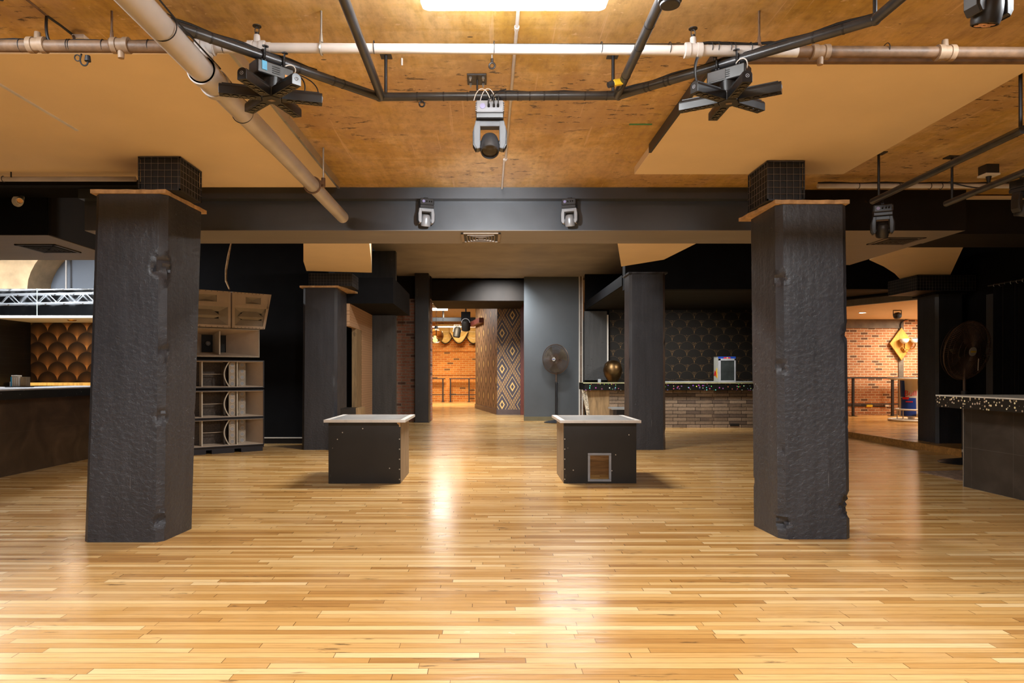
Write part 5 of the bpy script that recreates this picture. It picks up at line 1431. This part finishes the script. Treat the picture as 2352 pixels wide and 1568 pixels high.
# ================================================================ pedestal fans
def fan(label, base, hub_z, R, yaw, tilt, blade_m, badge_r, group='pedestal fans'):
    t = thing('pedestal_fan', label, 'fan', (base[0], base[1], 0))
    bm = nb(); lathe(bm, [(0.0, 0.0), (0.33, 0.0), (0.335, 0.012), (0.30, 0.028), (0.14, 0.055), (0.04, 0.075), (0.0, 0.075)], 40)
    obj('base', bm, M_BLKM, t, smooth=True)
    bm = nb(); cyl(bm, (0, 0, 0.07), (0, 0, hub_z*0.62), 0.034, n=18); obj('lower_pole', bm, M_BLKM, t, smooth=True)
    bm = nb(); cyl(bm, (0, 0, hub_z*0.6), (0, 0, hub_z-0.10), 0.022, n=16); obj('upper_pole', bm, M_FANG, t, smooth=True)
    bm = nb(); cyl(bm, (0, 0, hub_z*0.61), (0, 0, hub_z*0.64), 0.042, n=18); cyl(bm, (0.03, 0, hub_z*0.625), (0.07, 0, hub_z*0.625), 0.008, n=8); 
    obj('collar', bm, M_BLKP, t, smooth=True)
    bm = nb(); cyl(bm, (0, 0, 0.16), (0, 0, 0.20), 0.037, n=18); obj('pole_band', bm, M_ALU, t, smooth=True)
    Mh = TR(0, 0, hub_z) @ RZ(yaw) @ RX(tilt) @ RX(PI/2)      # local z of the head points toward -y
    bm = nb(); lathe(bm, [(0.0, -0.20), (0.06, -0.19), (0.085, -0.15), (0.085, -0.02), (0.05, 0.0), (0.0, 0.0)], 24, Mh); obj('motor', bm, M_BLKM, t, smooth=True)
    bm = nb(); tube(bm, [(0, 0, hub_z-0.12), Mh @ Vector((0, -0.06, -0.10))], 0.03, 10); obj('tilt_bracket', bm, M_BLKM, t, smooth=True)
    bm = nb()
    for k in range(3):
        a0 = k*2*PI/3 + 0.4; n = 7
        rows = []
        for i in range(n+1):
            rr = 0.06 + (R*0.90-0.06)*i/n; half = (0.35 + 0.35*i/n) ; row = []
            for j in range(7):
                a = a0 + half*(j/6 - 0.5)*1.7; zz = 0.045 + 0.045*(j/6-0.5)
                row.append((Mh @ Vector((rr*math.cos(a), rr*math.sin(a), zz)), Mh @ Vector((rr*math.cos(a), rr*math.sin(a), zz-0.004))))
            rows.append([(bm.verts.new(p), bm.verts.new(q)) for p, q in row])
        for i in range(n):
            for j in range(6):
                A_, B_, C2, D_ = rows[i][j], rows[i][j+1], rows[i+1][j+1], rows[i+1][j]
                bm.faces.new((A_[0], B_[0], C2[0], D_[0])); bm.faces.new((D_[1], C2[1], B_[1], A_[1]))
        for i in range(n):
            for j in (0, 6):
                A_, D_ = rows[i][j], rows[i+1][j]; bm.faces.new((A_[0], D_[0], D_[1], A_[1]))
        for i in (0, n):
            for j in range(6):
                A_, B_ = rows[i][j], rows[i][j+1]; bm.faces.new((A_[0], B_[0], B_[1], A_[1]))
    obj('blade', bm, blade_m, t, smooth=True)
    bm = nb(); c = Mh.translation; ax = (Mh @ Vector((0, 0, 1))) - c
    nsp = 96
    for side in (1, -1):
        for k in range(nsp):
            a = 2*PI*k/nsp; ca, sa = math.cos(a), math.sin(a)
            zf = 0.125 if side > 0 else -0.05
            pts = [Mh @ Vector((r_*ca, r_*sa, z_)) for r_, z_ in ((0.07, zf), (R*0.6, zf*0.95), (R*0.9, zf*0.75 + 0.01), (R, 0.04))]
            tube(bm, pts, 0.0026, 4)
        for f in (0.35, 0.6, 0.82, 0.95):
            zf = (0.125 if side > 0 else -0.05)*(1.0 if f < 0.7 else 0.82 if f < 0.9 else 0.7)
            ring(bm, Mh @ Vector((0, 0, zf)), R*f, 0.0022, ax, 48, 4)
    ring(bm, Mh @ Vector((0, 0, 0.04)), R, 0.010, ax, 64, 8)
    obj('guard', bm, M_FANG, t, smooth=True)
    bm = nb(); lathe(bm, [(0.0, 0.138), (badge_r, 0.136), (badge_r, 0.122), (0.0, 0.122)], 28, Mh); bd = obj('badge', bm, M_BADGE, t, smooth=True, label='pale round badge in the middle')
    bm = nb(); box(bm, -badge_r*0.72, -badge_r*0.2, 0.136, badge_r*0.72, badge_r*0.2, 0.1395, Mh); obj('badge_print', bm, M_YEL if badge_r > 0.06 else M_DBLUE, bd)
    return t
fan('tall pedestal fan with silvery blades standing before the slate wall', (1.86, 18.5), 1.72, 0.40, -0.62, 0.05, M_FANBS, 0.05)
fan('large dark pedestal fan standing between the slate tiled bar and the raised step', (7.02, 10.05), 1.66, 0.435, 0.30, 0.20, M_FANB, 0.066)
obj_ = [o for o in COL.objects if o.name == 'pedestal_fan.001'][0]
bm = nb(); tube(bm, [(0.05, -0.22, 1.53), (0.06, -0.20, 1.47), (0.085, -0.16, 1.36)], 0.005, 6); obj('pull_cord', bm, M_WHITE, obj_, smooth=True)
# worn mat
bm = nb(); prism(bm, [(5.76, 9.1), (6.9, 9.3), (7.05, 8.3), (5.80, 8.15)], 0.001, 0.012)
tag(obj('floor_mat', bm, M_RUG), 'worn brown mat on the floor beside the large dark fan', 'mat')

# ================================================================ raised brick room
def rail_table(label, x0, x1, y, z0, h, legs, m=M_BLKM, d=0.35, bar=True):
    t = thing('drink_rail_table', label, 'table', (x0, y, z0)); w = x1 - x0
    obj('table_top', box(nb(), 0, 0, h-0.045, w, d, h), M_BLKP, t, bevel=0.004)
    for x in legs:
        bm = nb(); box(bm, x-x0-0.03, 0.03, 0.015, x-x0+0.03, 0.09, h-0.045); obj('leg', bm, m, t, bevel=0.003)
        bm = nb(); box(bm, x-x0-0.09, 0.0, 0.0, x-x0+0.09, 0.14, 0.015); obj('foot_plate', bm, m, t)
    if bar: obj('foot_rail', box(nb(), 0.0, 0.04, 0.33, w, 0.08, 0.365), m, t)
    return t
rail_table('tall narrow black drink rail along the brick wall of the raised room', 10.2, 13.2, 19.5, 0.11, 1.12, (10.47, 11.60, 12.9))
t = thing('wall_cable', 'black conduit with a yellow plug low on the brick wall of the raised room', 'cable', (10.4, 20.03, 0.40))
obj('conduit', cyl(nb(), (-0.3, 0, 0), (1.35, 0, -0.03), 0.022, n=10), M_CABLE, t, smooth=True)
obj('yellow_plug', box(nb(), 0.70, -0.04, -0.05, 0.88, 0.02, 0.02), M_YEL, t, bevel=0.012)
obj('outlet_box', box(nb(), 1.25, -0.03, -0.04, 1.36, 0.02, 0.06), M_WHITE, t, bevel=0.006)
# sconce
c = P(2069, 789, 19.98)
t = thing('wall_sconce', 'two-armed brass wall lamp on a wooden diamond board on the brick wall', 'wall lamp', c)
bm = nb(); prism(bm, [(0, -0.49), (0.345, 0.0), (0, 0.47), (-0.345, 0.0)], 0.0, 0.045, XZ); obj('diamond_board', bm, M_PLAQ, t, bevel=0.008)
bm = nb(); lathe(bm, [(0.0, 0.03), (0.05, 0.02), (0.06, 0.0)], 24, TR(0.06, -0.045, -0.16) @ RX(PI/2)); sphere(bm, (0.06, -0.09, -0.20), 0.035, 16, 10); sphere(bm, (0.0, -0.09, -0.14), 0.04, 16, 10)
for s in (-1, 1):
    pass
tube(bm, bez((0.05, -0.09, -0.16), (0.0, -0.16, -0.2), (-0.02, -0.2, -0.15), (-0.01, -0.2, 0.0), 14), 0.014, 8)
tube(bm, bez((0.07, -0.09, -0.17), (0.22, -0.2, -0.22), (0.30, -0.24, -0.1), (0.27, -0.24, 0.0), 14), 0.014, 8)
obj('brass_arm', bm, M_GOLD, t, smooth=True)
for x, y in ((-0.02, -0.2), (0.27, -0.24)):
    bm = nb(); lathe(bm, [(0.025, 0.0), (0.07, 0.02), (0.11, 0.07), (0.125, 0.14), (0.118, 0.14), (0.10, 0.075), (0.06, 0.03), (0.0, 0.02)], 28, TR(x, y, -0.01)); obj('lamp_shade', bm, M_SHADE, t, smooth=True)
bm = nb(); tube(bm, bez((0.0, 0.0, 0.45), (-0.05, -0.02, 0.62), (0.05, -0.02, 0.72), (0.35, 0.0, 0.74), 12), 0.018, 6); obj('supply_cable', bm, M_CABLE, t, smooth=True)
# ceiling bits
t = thing('downlight', 'bright recessed downlight in the cream ceiling of the raised brick room', 'downlight', (*XY(1981, 717, 2.92), 2.92))
bm = nb(); lathe(bm, [(0.0, -0.012), (0.075, -0.012), (0.08, -0.004)], 24); obj('lens', bm, M_DOWN, t, smooth=True)
bm = nb(); ring(bm, (0, 0, -0.008), 0.088, 0.010, (0, 0, 1), 28, 8); obj('trim_ring', bm, M_WHITE, t, smooth=True)
t = thing('small_speaker', 'small round black speaker on the cream ceiling above the wooden diamond lamp', 'speaker', (*XY(2061, 712, 2.92), 2.92))
bm = nb(); lathe(bm, [(0.0, -0.085), (0.06, -0.08), (0.085, -0.04), (0.085, 0.05), (0.06, 0.09), (0, 0.1)], 24, TR(0, 0, -0.14) @ RX(PI/2)); obj('speaker_body', bm, M_BLKP, t, smooth=True)
bm = nb(); tube(bm, [(-0.10, 0, -0.14), (-0.10, 0, -0.01), (0.10, 0, -0.01), (0.10, 0, -0.14)], 0.012, 6); obj('bracket', bm, M_BLKM, t)
# high table with can shaped pedestal
bx_, by_ = 10.86, 17.5
t = thing('promo_table', 'round white high table with a blue and silver can pedestal, cut by the dark column', 'table', (bx_, by_, 0.11))
bm = nb(); lathe(bm, [(0.0, 1.065), (0.50, 1.065), (0.535, 1.075), (0.545, 1.09), (0.535, 1.108), (0.0, 1.112)], 48); obj('table_top', bm, M_WHITE, t, smooth=True)
RC = 0.27
def arc_panel(a0, a1, z0, z1, R_, th=0.004, slant=0.0, n=14):
    bm = nb(); rows = []
    for k in range(2):
        z = (z0, z1)[k]; rr = []
        for i in range(n+1):
            a = a0 + (a1-a0)*i/n + slant*k
            rr.append((bm.verts.new((R_*math.cos(a), R_*math.sin(a), z)), bm.verts.new(((R_+th)*math.cos(a), (R_+th)*math.sin(a), z))))
        rows.append(rr)
    for i in range(n):
        A_, B_, C2, D_ = rows[0][i], rows[0][i+1], rows[1][i+1], rows[1][i]
        bm.faces.new((A_[1], B_[1], C2[1], D_[1])); bm.faces.new((D_[0], C2[0], B_[0], A_[0]))
        bm.faces.new((A_[0], B_[0], B_[1], A_[1])); bm.faces.new((D_[1], C2[1], C2[0], D_[0]))
    for i in (0, n): 
        A_, D_ = rows[0][i], rows[1][i]; bm.faces.new((A_[0], A_[1], D_[1], D_[0]))
    return bm
bm = nb(); cyl(bm, (0, 0, 0.12), (0, 0, 1.065), RC, n=48); can = obj('can_pedestal', bm, M_SILVP, t, smooth=True)
d2 = math.radians
obj('blue_panel', arc_panel(d2(180), d2(210), 0.62, 1.04, RC, slant=-0.10), M_DBLUE, can)
obj('blue_panel', arc_panel(d2(185), d2(262), 0.14, 0.60, RC, slant=-0.03), M_DBLUE, can)
bm = nb(); ring(bm, (0, 0, 0.03), 0.50, 0.03, (0, 0, 1), 56, 10); obj('base_ring', bm, M_WHITE, t, smooth=True)
bm = nb(); ring(bm, (0, 0, 0.30), 0.36, 0.022, (0, 0, 1), 48, 8)
obj('foot_ring', bm, M_WHITE, t, smooth=True)
bm = nb()
for k in range(4):
    a = k*PI/2 + 0.5; cyl(bm, (0.36*math.cos(a), 0.36*math.sin(a), 0.03), (0.36*math.cos(a), 0.36*math.sin(a), 0.3), 0.014, n=8)
    box(bm, 0.0, -0.012, 0.28, 0.36, 0.012, 0.31, RZ(a)); box(bm, 0, -0.02, 0.02, 0.5, 0.02, 0.04, RZ(a))
cyl(bm, (0, 0, 0.0), (0, 0, 0.13), 0.08, n=20)
obj('foot_spoke', bm, M_ALU, t)
def text_mesh(body, size):
    c_ = bpy.data.curves.new('lettering', 'FONT'); c_.body = body; c_.size = size; c_.extrude = 0.0; c_.resolution_u = 3
    o = bpy.data.objects.new('lettering_tmp', c_); link(o)
    dg = bpy.context.evaluated_depsgraph_get(); me = bpy.data.meshes.new_from_object(o.evaluated_get(dg))
    bpy.data.objects.remove(o); bpy.data.curves.remove(c_)
    bm = bmesh.new(); bm.from_mesh(me); bpy.data.meshes.remove(me)
    return bm
def wrap(bm, a_start, z, R_):
    bmesh.ops.triangulate(bm, faces=bm.faces[:])
    bmesh.ops.subdivide_edges(bm, edges=bm.edges[:], cuts=2)
    for v in bm.verts:
        a = a_start + v.co.x / R_; v.co = Vector((R_*math.cos(a), R_*math.sin(a), z + v.co.y))
    return bm
obj('lettering', wrap(text_mesh('Bull', 0.19), d2(205), 0.655, RC + 0.006), M_RED, can, label='red letters on the can')
bm = arc_panel(d2(192), d2(225), 0.56, 0.62, RC + 0.005, slant=0.1); obj('red_emblem', bm, M_RED, can)
obj('red_strip', arc_panel(d2(212), d2(245), 0.49, 0.515, RC + 0.005), M_RED, can)

# stage curtain and door post on the dark right wall
t = thing('stage_curtain', 'heavy black pleated curtain behind the large dark fan', 'curtain', (8.0, 9.9, 0.0))
bm = nb(); N = 44; A_ = []; B_ = []
for i in range(N+1):
    y = 0.9*i/N; x = 0.045*math.sin(i*1.45) + 0.02*math.sin(i*0.6)
    A_.append((bm.verts.new((x, y, 0.02)), bm.verts.new((x+0.012, y, 0.02)))); B_.append((bm.verts.new((x*0.8, y, 2.7)), bm.verts.new((x*0.8+0.012, y, 2.7))))
for i in range(N):
    for k in (0, 1): bm.faces.new((A_[i][k], A_[i+1][k], B_[i+1][k], B_[i][k]))
    bm.faces.new((A_[i][0], A_[i+1][0], A_[i+1][1], A_[i][1])); bm.faces.new((B_[i][0], B_[i+1][0], B_[i+1][1], B_[i][1]))
for i in (0, N): bm.faces.new((A_[i][0], A_[i][1], B_[i][1], B_[i][0]))
obj('cloth', bm, M_CURT, t, smooth=True)
obj('curtain_rod', cyl(nb(), (0.0, -0.1, 2.72), (0.0, 1.0, 2.72), 0.02, n=12), M_BLKM, t, smooth=True)
bm = nb()
for i in range(8): ring(bm, (0, 0.05 + 0.115*i, 2.705), 0.03, 0.004, (0, 1, 0), 14, 5)
obj('curtain_ring', bm, M_ALU, t, smooth=True)
st('trim_28', box(nb(), 8.12, 10.95, 0, 8.35, 11.12, 2.6), M_COL2)

# ================================================================ far room
rail_table('black rail table by the far orange brick wall, nearer the brick pier', -4.2, -2.02, 32.3, 0, 1.13, (-4.0, -2.12))
rail_table('black rail table by the far orange brick wall, nearer the papered pier', -1.82, -0.2, 32.3, 0, 1.13, (-1.76, -0.88))
def swag(label, cx_, w, y, z, h):
    """one draped swag, hung by two upper corners"""
    t = thing('swag_valance', label, 'valance', (cx_, y, z), group='gold swags on the far wall')
    bm = nb(); N, K = 22, 12; G = []
    for k in range(K+1):
        f = k / K; row = []
        for i in range(N+1):
            s = i/N*2 - 1
            sag = (1 - s*s)
            x = s*w/2*(1 - 0.10*f*(1-abs(s)))
            zz = -f*h*(0.35 + 0.65*sag)
            yy = -0.03 - 0.10*sag*f - 0.035*math.sin(f*PI*5)*(0.35+0.65*sag)
            row.append((bm.verts.new((x, yy, zz)), bm.verts.new((x, yy+0.02, zz))))
        G.append(row)
    for k in range(K):
        for i in range(N):
            a, b, c_, d_ = G[k][i], G[k][i+1], G[k+1][i+1], G[k+1][i]
            bm.faces.new((a[0], b[0], c_[0], d_[0])); bm.faces.new((d_[1], c_[1], b[1], a[1]))
    for k in range(K):
        for i in (0, N): bm.faces.new((G[k][i][0], G[k+1][i][0], G[k+1][i][1], G[k][i][1]))
    for i in range(N):
        for k in (0, K): bm.faces.new((G[k][i][0], G[k][i+1][0], G[k][i+1][1], G[k][i][1]))
    obj('drape', bm, M_DRAPE, t, smooth=True)
    bm = nb(); tube(bm, [(s*w/2, -0.13*(1-s*s) - 0.03, -h*(0.35+0.65*(1-s*s)) - 0.02) for s in (i/16*2-1 for i in range(17))], 0.022, 6); obj('dark_fringe', bm, M_BLACK2, t, smooth=True)
    return t
swag('gold satin swag partly behind the globe lamp on the far brick wall', -2.02, 0.86, 32.75, 3.58, 0.78)
swag('gold satin swag in the middle of the far brick wall', -1.36, 0.86, 32.50, 3.58, 0.78)
swag('gold satin swag nearest the papered pier on the far brick wall', -0.68, 0.86, 32.75, 3.58, 0.78)
bm = nb(); N = 60
for i in range(N): box(bm, -2.5 + 2.4*i/N, 32.66 - 0.02*(i % 2), 3.60, -2.5 + 2.4*(i+0.9)/N, 32.9, 3.72)
tag(obj('valance_heading', bm, M_DRAPE), 'gathered gold heading above the swags on the far wall', 'valance')
bm = nb(); cyl(bm, (-2.7, 0, 0), (0.0, 0, 0), 0.035, n=10)
tag(obj('lighting_bar', bm, M_PIPEW, smooth=True, loc=(0, 29.5, 3.36)), 'pale lighting bar crossing in front of the gold swags', 'pipe')
t = thing('globe_pendant', 'smoked glass globe lamp with an amber bulb beside the brick pier', 'pendant lamp', P(1002, 771, 25.0))
bm = nb(); sphere(bm, (0, 0, 0), 0.27, 32, 18); sphere(bm, (0, 0, 0), 0.262, 32, 18); obj('glass_globe', bm, M_GLOBE, t, smooth=True)
bm = nb(); sphere(bm, (-0.03, 0, -0.13), 0.07, 16, 10); cyl(bm, (-0.03, 0, -0.1), (-0.03, 0, 0.0), 0.03, n=12); obj('bulb', bm, M_BULB, t, smooth=True, label='glowing amber bulb')
bm = nb(); cyl(bm, (0, 0, 0.25), (0, 0, 0.36), 0.09, 0.05, n=18); cyl(bm, (0, 0, 0.0), (0, 0, 0.3), 0.012, n=8); obj('cap', bm, M_BLKM, t, smooth=True)
bm = nb(); cyl(bm, (0, 0, 0.35), (0, 0, 1.28), 0.008, n=6); obj('pendant_cord', bm, M_CABLE, t)
t = thing('stage_spot', 'black stage spotlight in front of the gold swags, the higher one beside the duct', 'stage light', P(1070, 741, 26.8))
bm = nb(); box(bm, -0.18, -0.12, 0.05, 0.18, 0.12, 0.42); obj('yoke', bm, M_BLACK, t)
bm = nb(); lathe(bm, [(0.0, 0.2), (0.12, 0.18), (0.17, 0.05), (0.17, -0.22), (0.15, -0.22), (0.13, -0.12), (0, -0.12)], 24, TR(0, -0.1, -0.08) @ RX(0.5)); obj('lamp_head', bm, M_SPKX, t, smooth=True)
bm = nb(); ring(bm, (0, -0.28, -0.02), 0.16, 0.012, (0, 1, 0.2), 26, 6, arc=0.5, a0=PI); obj('rim', bm, M_SILVL, t, smooth=True)
bm = nb(); cyl(bm, (0, 0, 0.4), (0, 0, 0.62), 0.03, n=8); obj('hanger', bm, M_BLKM, t)
t = thing('stage_spot', 'black stage spotlight hanging lower from the pale lighting bar', 'stage light', P(1050, 762, 29.5))
bm = nb(); lathe(bm, [(0.0, 0.24), (0.10, 0.22), (0.16, 0.1), (0.16, -0.2), (0.12, -0.25), (0, -0.25)], 24, RY(0.15)); obj('lamp_head', bm, M_SPKX, t, smooth=True)
bm = nb(); tube(bm, [(-0.17, 0, 0), (-0.12, 0, 0.3), (0.1, 0, 0.3), (0.17, 0, 0)], 0.02, 6); obj('yoke', bm, M_SILVL, t)
t = thing('ceiling_duct', 'dark grey duct under the far ceiling in front of the gold swags', 'duct', (-2.6, 27.2, 3.42))
obj('duct_body', box(nb(), 0, 0, 0.0, 2.6, 0.4, 0.16), M_BEAM, t, bevel=0.01)
obj('strap', box(nb(), 0.8, -0.01, -0.01, 0.84, 0.41, 0.60), M_BLKM, t)
t = thing('ceiling_light', 'glowing ceiling light strip in the far room beside the brick pier', 'ceiling light', (*XY(1004, 715, 3.98), 3.98))
t.location = (-2.0, 26.4, 3.85)
obj('diffuser', box(nb(), -0.5, -0.15, -0.06, 0.45, 0.15, -0.0), M_GLOW, t, bevel=0.01)
obj('housing', box(nb(), -0.52, -0.17, 0.0, 0.47, 0.17, 0.15), M_WHITE, t, bevel=0.01)

# ================================================================ left back room
t = thing('mirror_fascia', 'band of mirror glass above the white canopy, reflecting white trussing', 'mirror', (-8.7, 12.0, 2.335))
xs = [0.0, 0.78, 1.95, 3.3]
for a, b in zip(xs[:-1], xs[1:]):
    obj('mirror_pane', box(nb(), a+0.006, 0, 0, b-0.006, 0.012, 0.475), M_MIRROR, t, bevel=0.002)
obj('backing_board', box(nb(), 0, 0.012, 0, 3.3, 0.04, 0.475), M_BLACK, t)
bm = nb()
for x in xs[1:-1]: box(bm, x-0.006, -0.002, 0, x+0.006, 0.008, 0.475)
obj('joint_strip', bm, pm('pale_green_glass_edge', (0.35, 0.55, 0.48), 0.2), t)
t = thing('bar_canopy', 'thin white canopy over the fan-patterned wallpaper, below the mirror band', 'canopy', (-8.7, 11.95, 2.29))
obj('canopy_slab', box(nb(), 0, 0, 0, 3.3, 1.06, 0.045), M_WHITE, t, bevel=0.004)
bm = nb(); lathe(bm, [(0.0, -0.018), (0.06, -0.016), (0.08, 0.0)], 20, TR(1.15, 0.45, 0)); obj('lamp_cup', bm, M_GOLD, t, smooth=True)
# white truss seen in the mirror
def truss(label, p0, p1, s=0.26):
    t = thing('box_truss', label, 'truss', p0)
    p0, p1 = Vector(p0), Vector(p1); d = p1 - p0; L_ = d.length; d.normalize(); u = Vector((-d.y, d.x, 0)).normalized()*s/2; v = Vector((0, 0, s/2))
    bm = nb(); cs = [u+v, u-v, -u-v, -u+v]
    for c_ in cs: cyl(bm, c_, c_ + d*L_, 0.016, n=8)
    obj('chord', bm, M_SILVL, t, smooth=True)
    bm = nb(); n = int(L_/s)
    for i in range(n):
        for k in range(4):
            a, b = (cs[k], cs[(k+1) % 4]) if i % 2 == 0 else (cs[(k+1) % 4], cs[k])
            cyl(bm, a + d*(s*i), b + d*(s*(i+1)), 0.009, n=6)
    obj('lacing', bm, M_SILVL, t, smooth=True)
    return t
truss('white box truss over the rusty tiled bar, seen in the mirror band', (-11.0, 9.3, 2.90), (-7.6, 9.3, 2.96), 0.2)
truss('second, higher box truss seen only in the mirror band', (-11.0, 10.4, 3.1), (-7.4, 10.1, 3.2), 0.26)
t = thing('riser_pipe', 'white vertical sprinkler pipe on the blue-grey wall above the mirror band', 'pipe', (-8.55, 13.85, 2.4))
bm = nb(); cyl(bm, (0, 0, 0.3), (0, 0, 1.65), 0.018, n=12); obj('pipe_length', bm, M_PIPEW, t, smooth=True)
bm = nb(); lathe(bm, [(0.018, 0.62), (0.035, 0.60), (0.03, 0.55), (0.045, 0.50), (0.03, 0.44), (0.018, 0.40)], 14); obj('fitting', bm, M_PIPEW, t, smooth=True)
# ================================================================ camera, lights
cam = bpy.data.cameras.new('camera'); co = bpy.data.objects.new('camera', cam); link(co)
cam.sensor_width = 36.0; cam.lens = 24.0
cam.shift_x = (1176 - CX) / 2352.0
cam.shift_y = (CY - 784) / 2352.0
cam.clip_start = 0.05; cam.clip_end = 200
co.location = (0, 0, EYE); co.rotation_euler = (PI/2, 0, 0)
SC.camera = co
def area(name, loc, size, energy, col=(1, 1, 1), rot=(0, 0, 0), sy=None):
    l = bpy.data.lights.new(name, 'AREA'); l.energy = energy; l.color = col; l.size = size
    if sy: l.shape = 'RECTANGLE'; l.size_y = sy
    if rot[0]: l.spread = math.radians(108)
    o = bpy.data.objects.new(name, l); link(o); o.location = loc; o.rotation_euler = rot; return o
def point(name, loc, energy, col=(1, 1, 1), r=0.08):
    l = bpy.data.lights.new(name, 'POINT'); l.energy = energy; l.color = col; l.shadow_soft_size = r
    o = bpy.data.objects.new(name, l); link(o); o.location = loc; return o
COOL, NEUT, WARM = (0.93, 0.97, 1.0), (1.0, 0.96, 0.90), (1.0, 0.80, 0.55)
# added overhead fill out of view, brightening columns, ceiling and floor
area('overhead_fill', (0.14, -0.6, 3.0), 0.9, 60, NEUT, sy=0.4)
area('overhead_fill', (-2.4, 2.5, 3.03), 0.9, 95, COOL, sy=0.3)
area('overhead_fill', (2.5, 2.5, 3.03), 0.9, 95, COOL, sy=0.3)
area('overhead_fill', (-3.4, 0.8, 3.0), 0.9, 24, NEUT, sy=0.4)
area('overhead_fill', (3.6, 0.8, 3.0), 0.9, 24, NEUT, sy=0.4)
# added fill light behind the camera, lifting ceiling and front faces
point('rear_fill', (0.1, -2.2, 1.6), 22, NEUT, 0.25)
# lamps in the taller space beyond the beam
area('hall_lamp', (0.0, 9.2, 3.98), 1.2, 230, NEUT, sy=0.5)
area('hall_lamp', (1.9, 15.2, 3.98), 1.3, 60, COOL, sy=0.9)
area('hall_lamp', (0.3, 18.6, 3.95), 0.8, 110, COOL, rot=(math.radians(36), 0, 0), sy=0.4)
area('hall_lamp', (1.3, 14.4, 3.95), 0.8, 70, COOL, rot=(math.radians(36), 0, 0), sy=0.4)
# far room, brick room, left bar
area('far_lamp', (-1.8, 27.9, 3.9), 1.2, 260, WARM, rot=(math.radians(35), 0, 0), sy=0.8)
area('far_lamp', (-1.0, 30.5, 3.9), 0.8, 90, WARM, sy=0.5)
area('far_lamp', (-1.75, 25.2, 3.9), 0.8, 115, NEUT, sy=0.5)
area('brick_room_lamp', (11.6, 15.6, 2.88), 0.8, 110, (1.0, 0.88, 0.70), sy=0.5)
area('brick_room_lamp', (12.3, 18.7, 2.88), 0.9, 125, (1.0, 0.88, 0.70), sy=0.6)
area('stone_bar_lamp', (5.0, 15.6, 3.0), 0.8, 45, NEUT, rot=(math.radians(40), 0, 0), sy=0.4)
area('left_bar_lamp', (-7.55, 12.4, 2.265), 0.2, 6, WARM)
area('left_room_lamp', (-8.8, 10.8, 3.95), 0.8, 380, COOL, sy=0.5)
# added spot brightening the middle of the dropped beam; the moving light is unlit
l = bpy.data.lights.new('beam_fill_spot', 'SPOT'); l.energy = 380; l.color = COOL; l.spot_size = math.radians(58); l.spot_blend = 1.0; l.shadow_soft_size = 0.04
o = bpy.data.objects.new('beam_fill_spot', l); link(o); o.location = (0.014, 3.93, 2.50); o.rotation_euler = (math.radians(85), 0, 0)
w = bpy.data.worlds.new('world'); SC.world = w; w.use_nodes = True
w.node_tree.nodes['Background'].inputs[0].default_value = (0.5, 0.5, 0.52, 1)
w.node_tree.nodes['Background'].inputs[1].default_value = 0.02
vs = SC.view_settings
SC.display_settings.display_device = 'sRGB'
vs.view_transform = 'Standard'; vs.look = 'None'; vs.exposure = 0.24; vs.gamma = 1.0; vs.use_curve_mapping = False
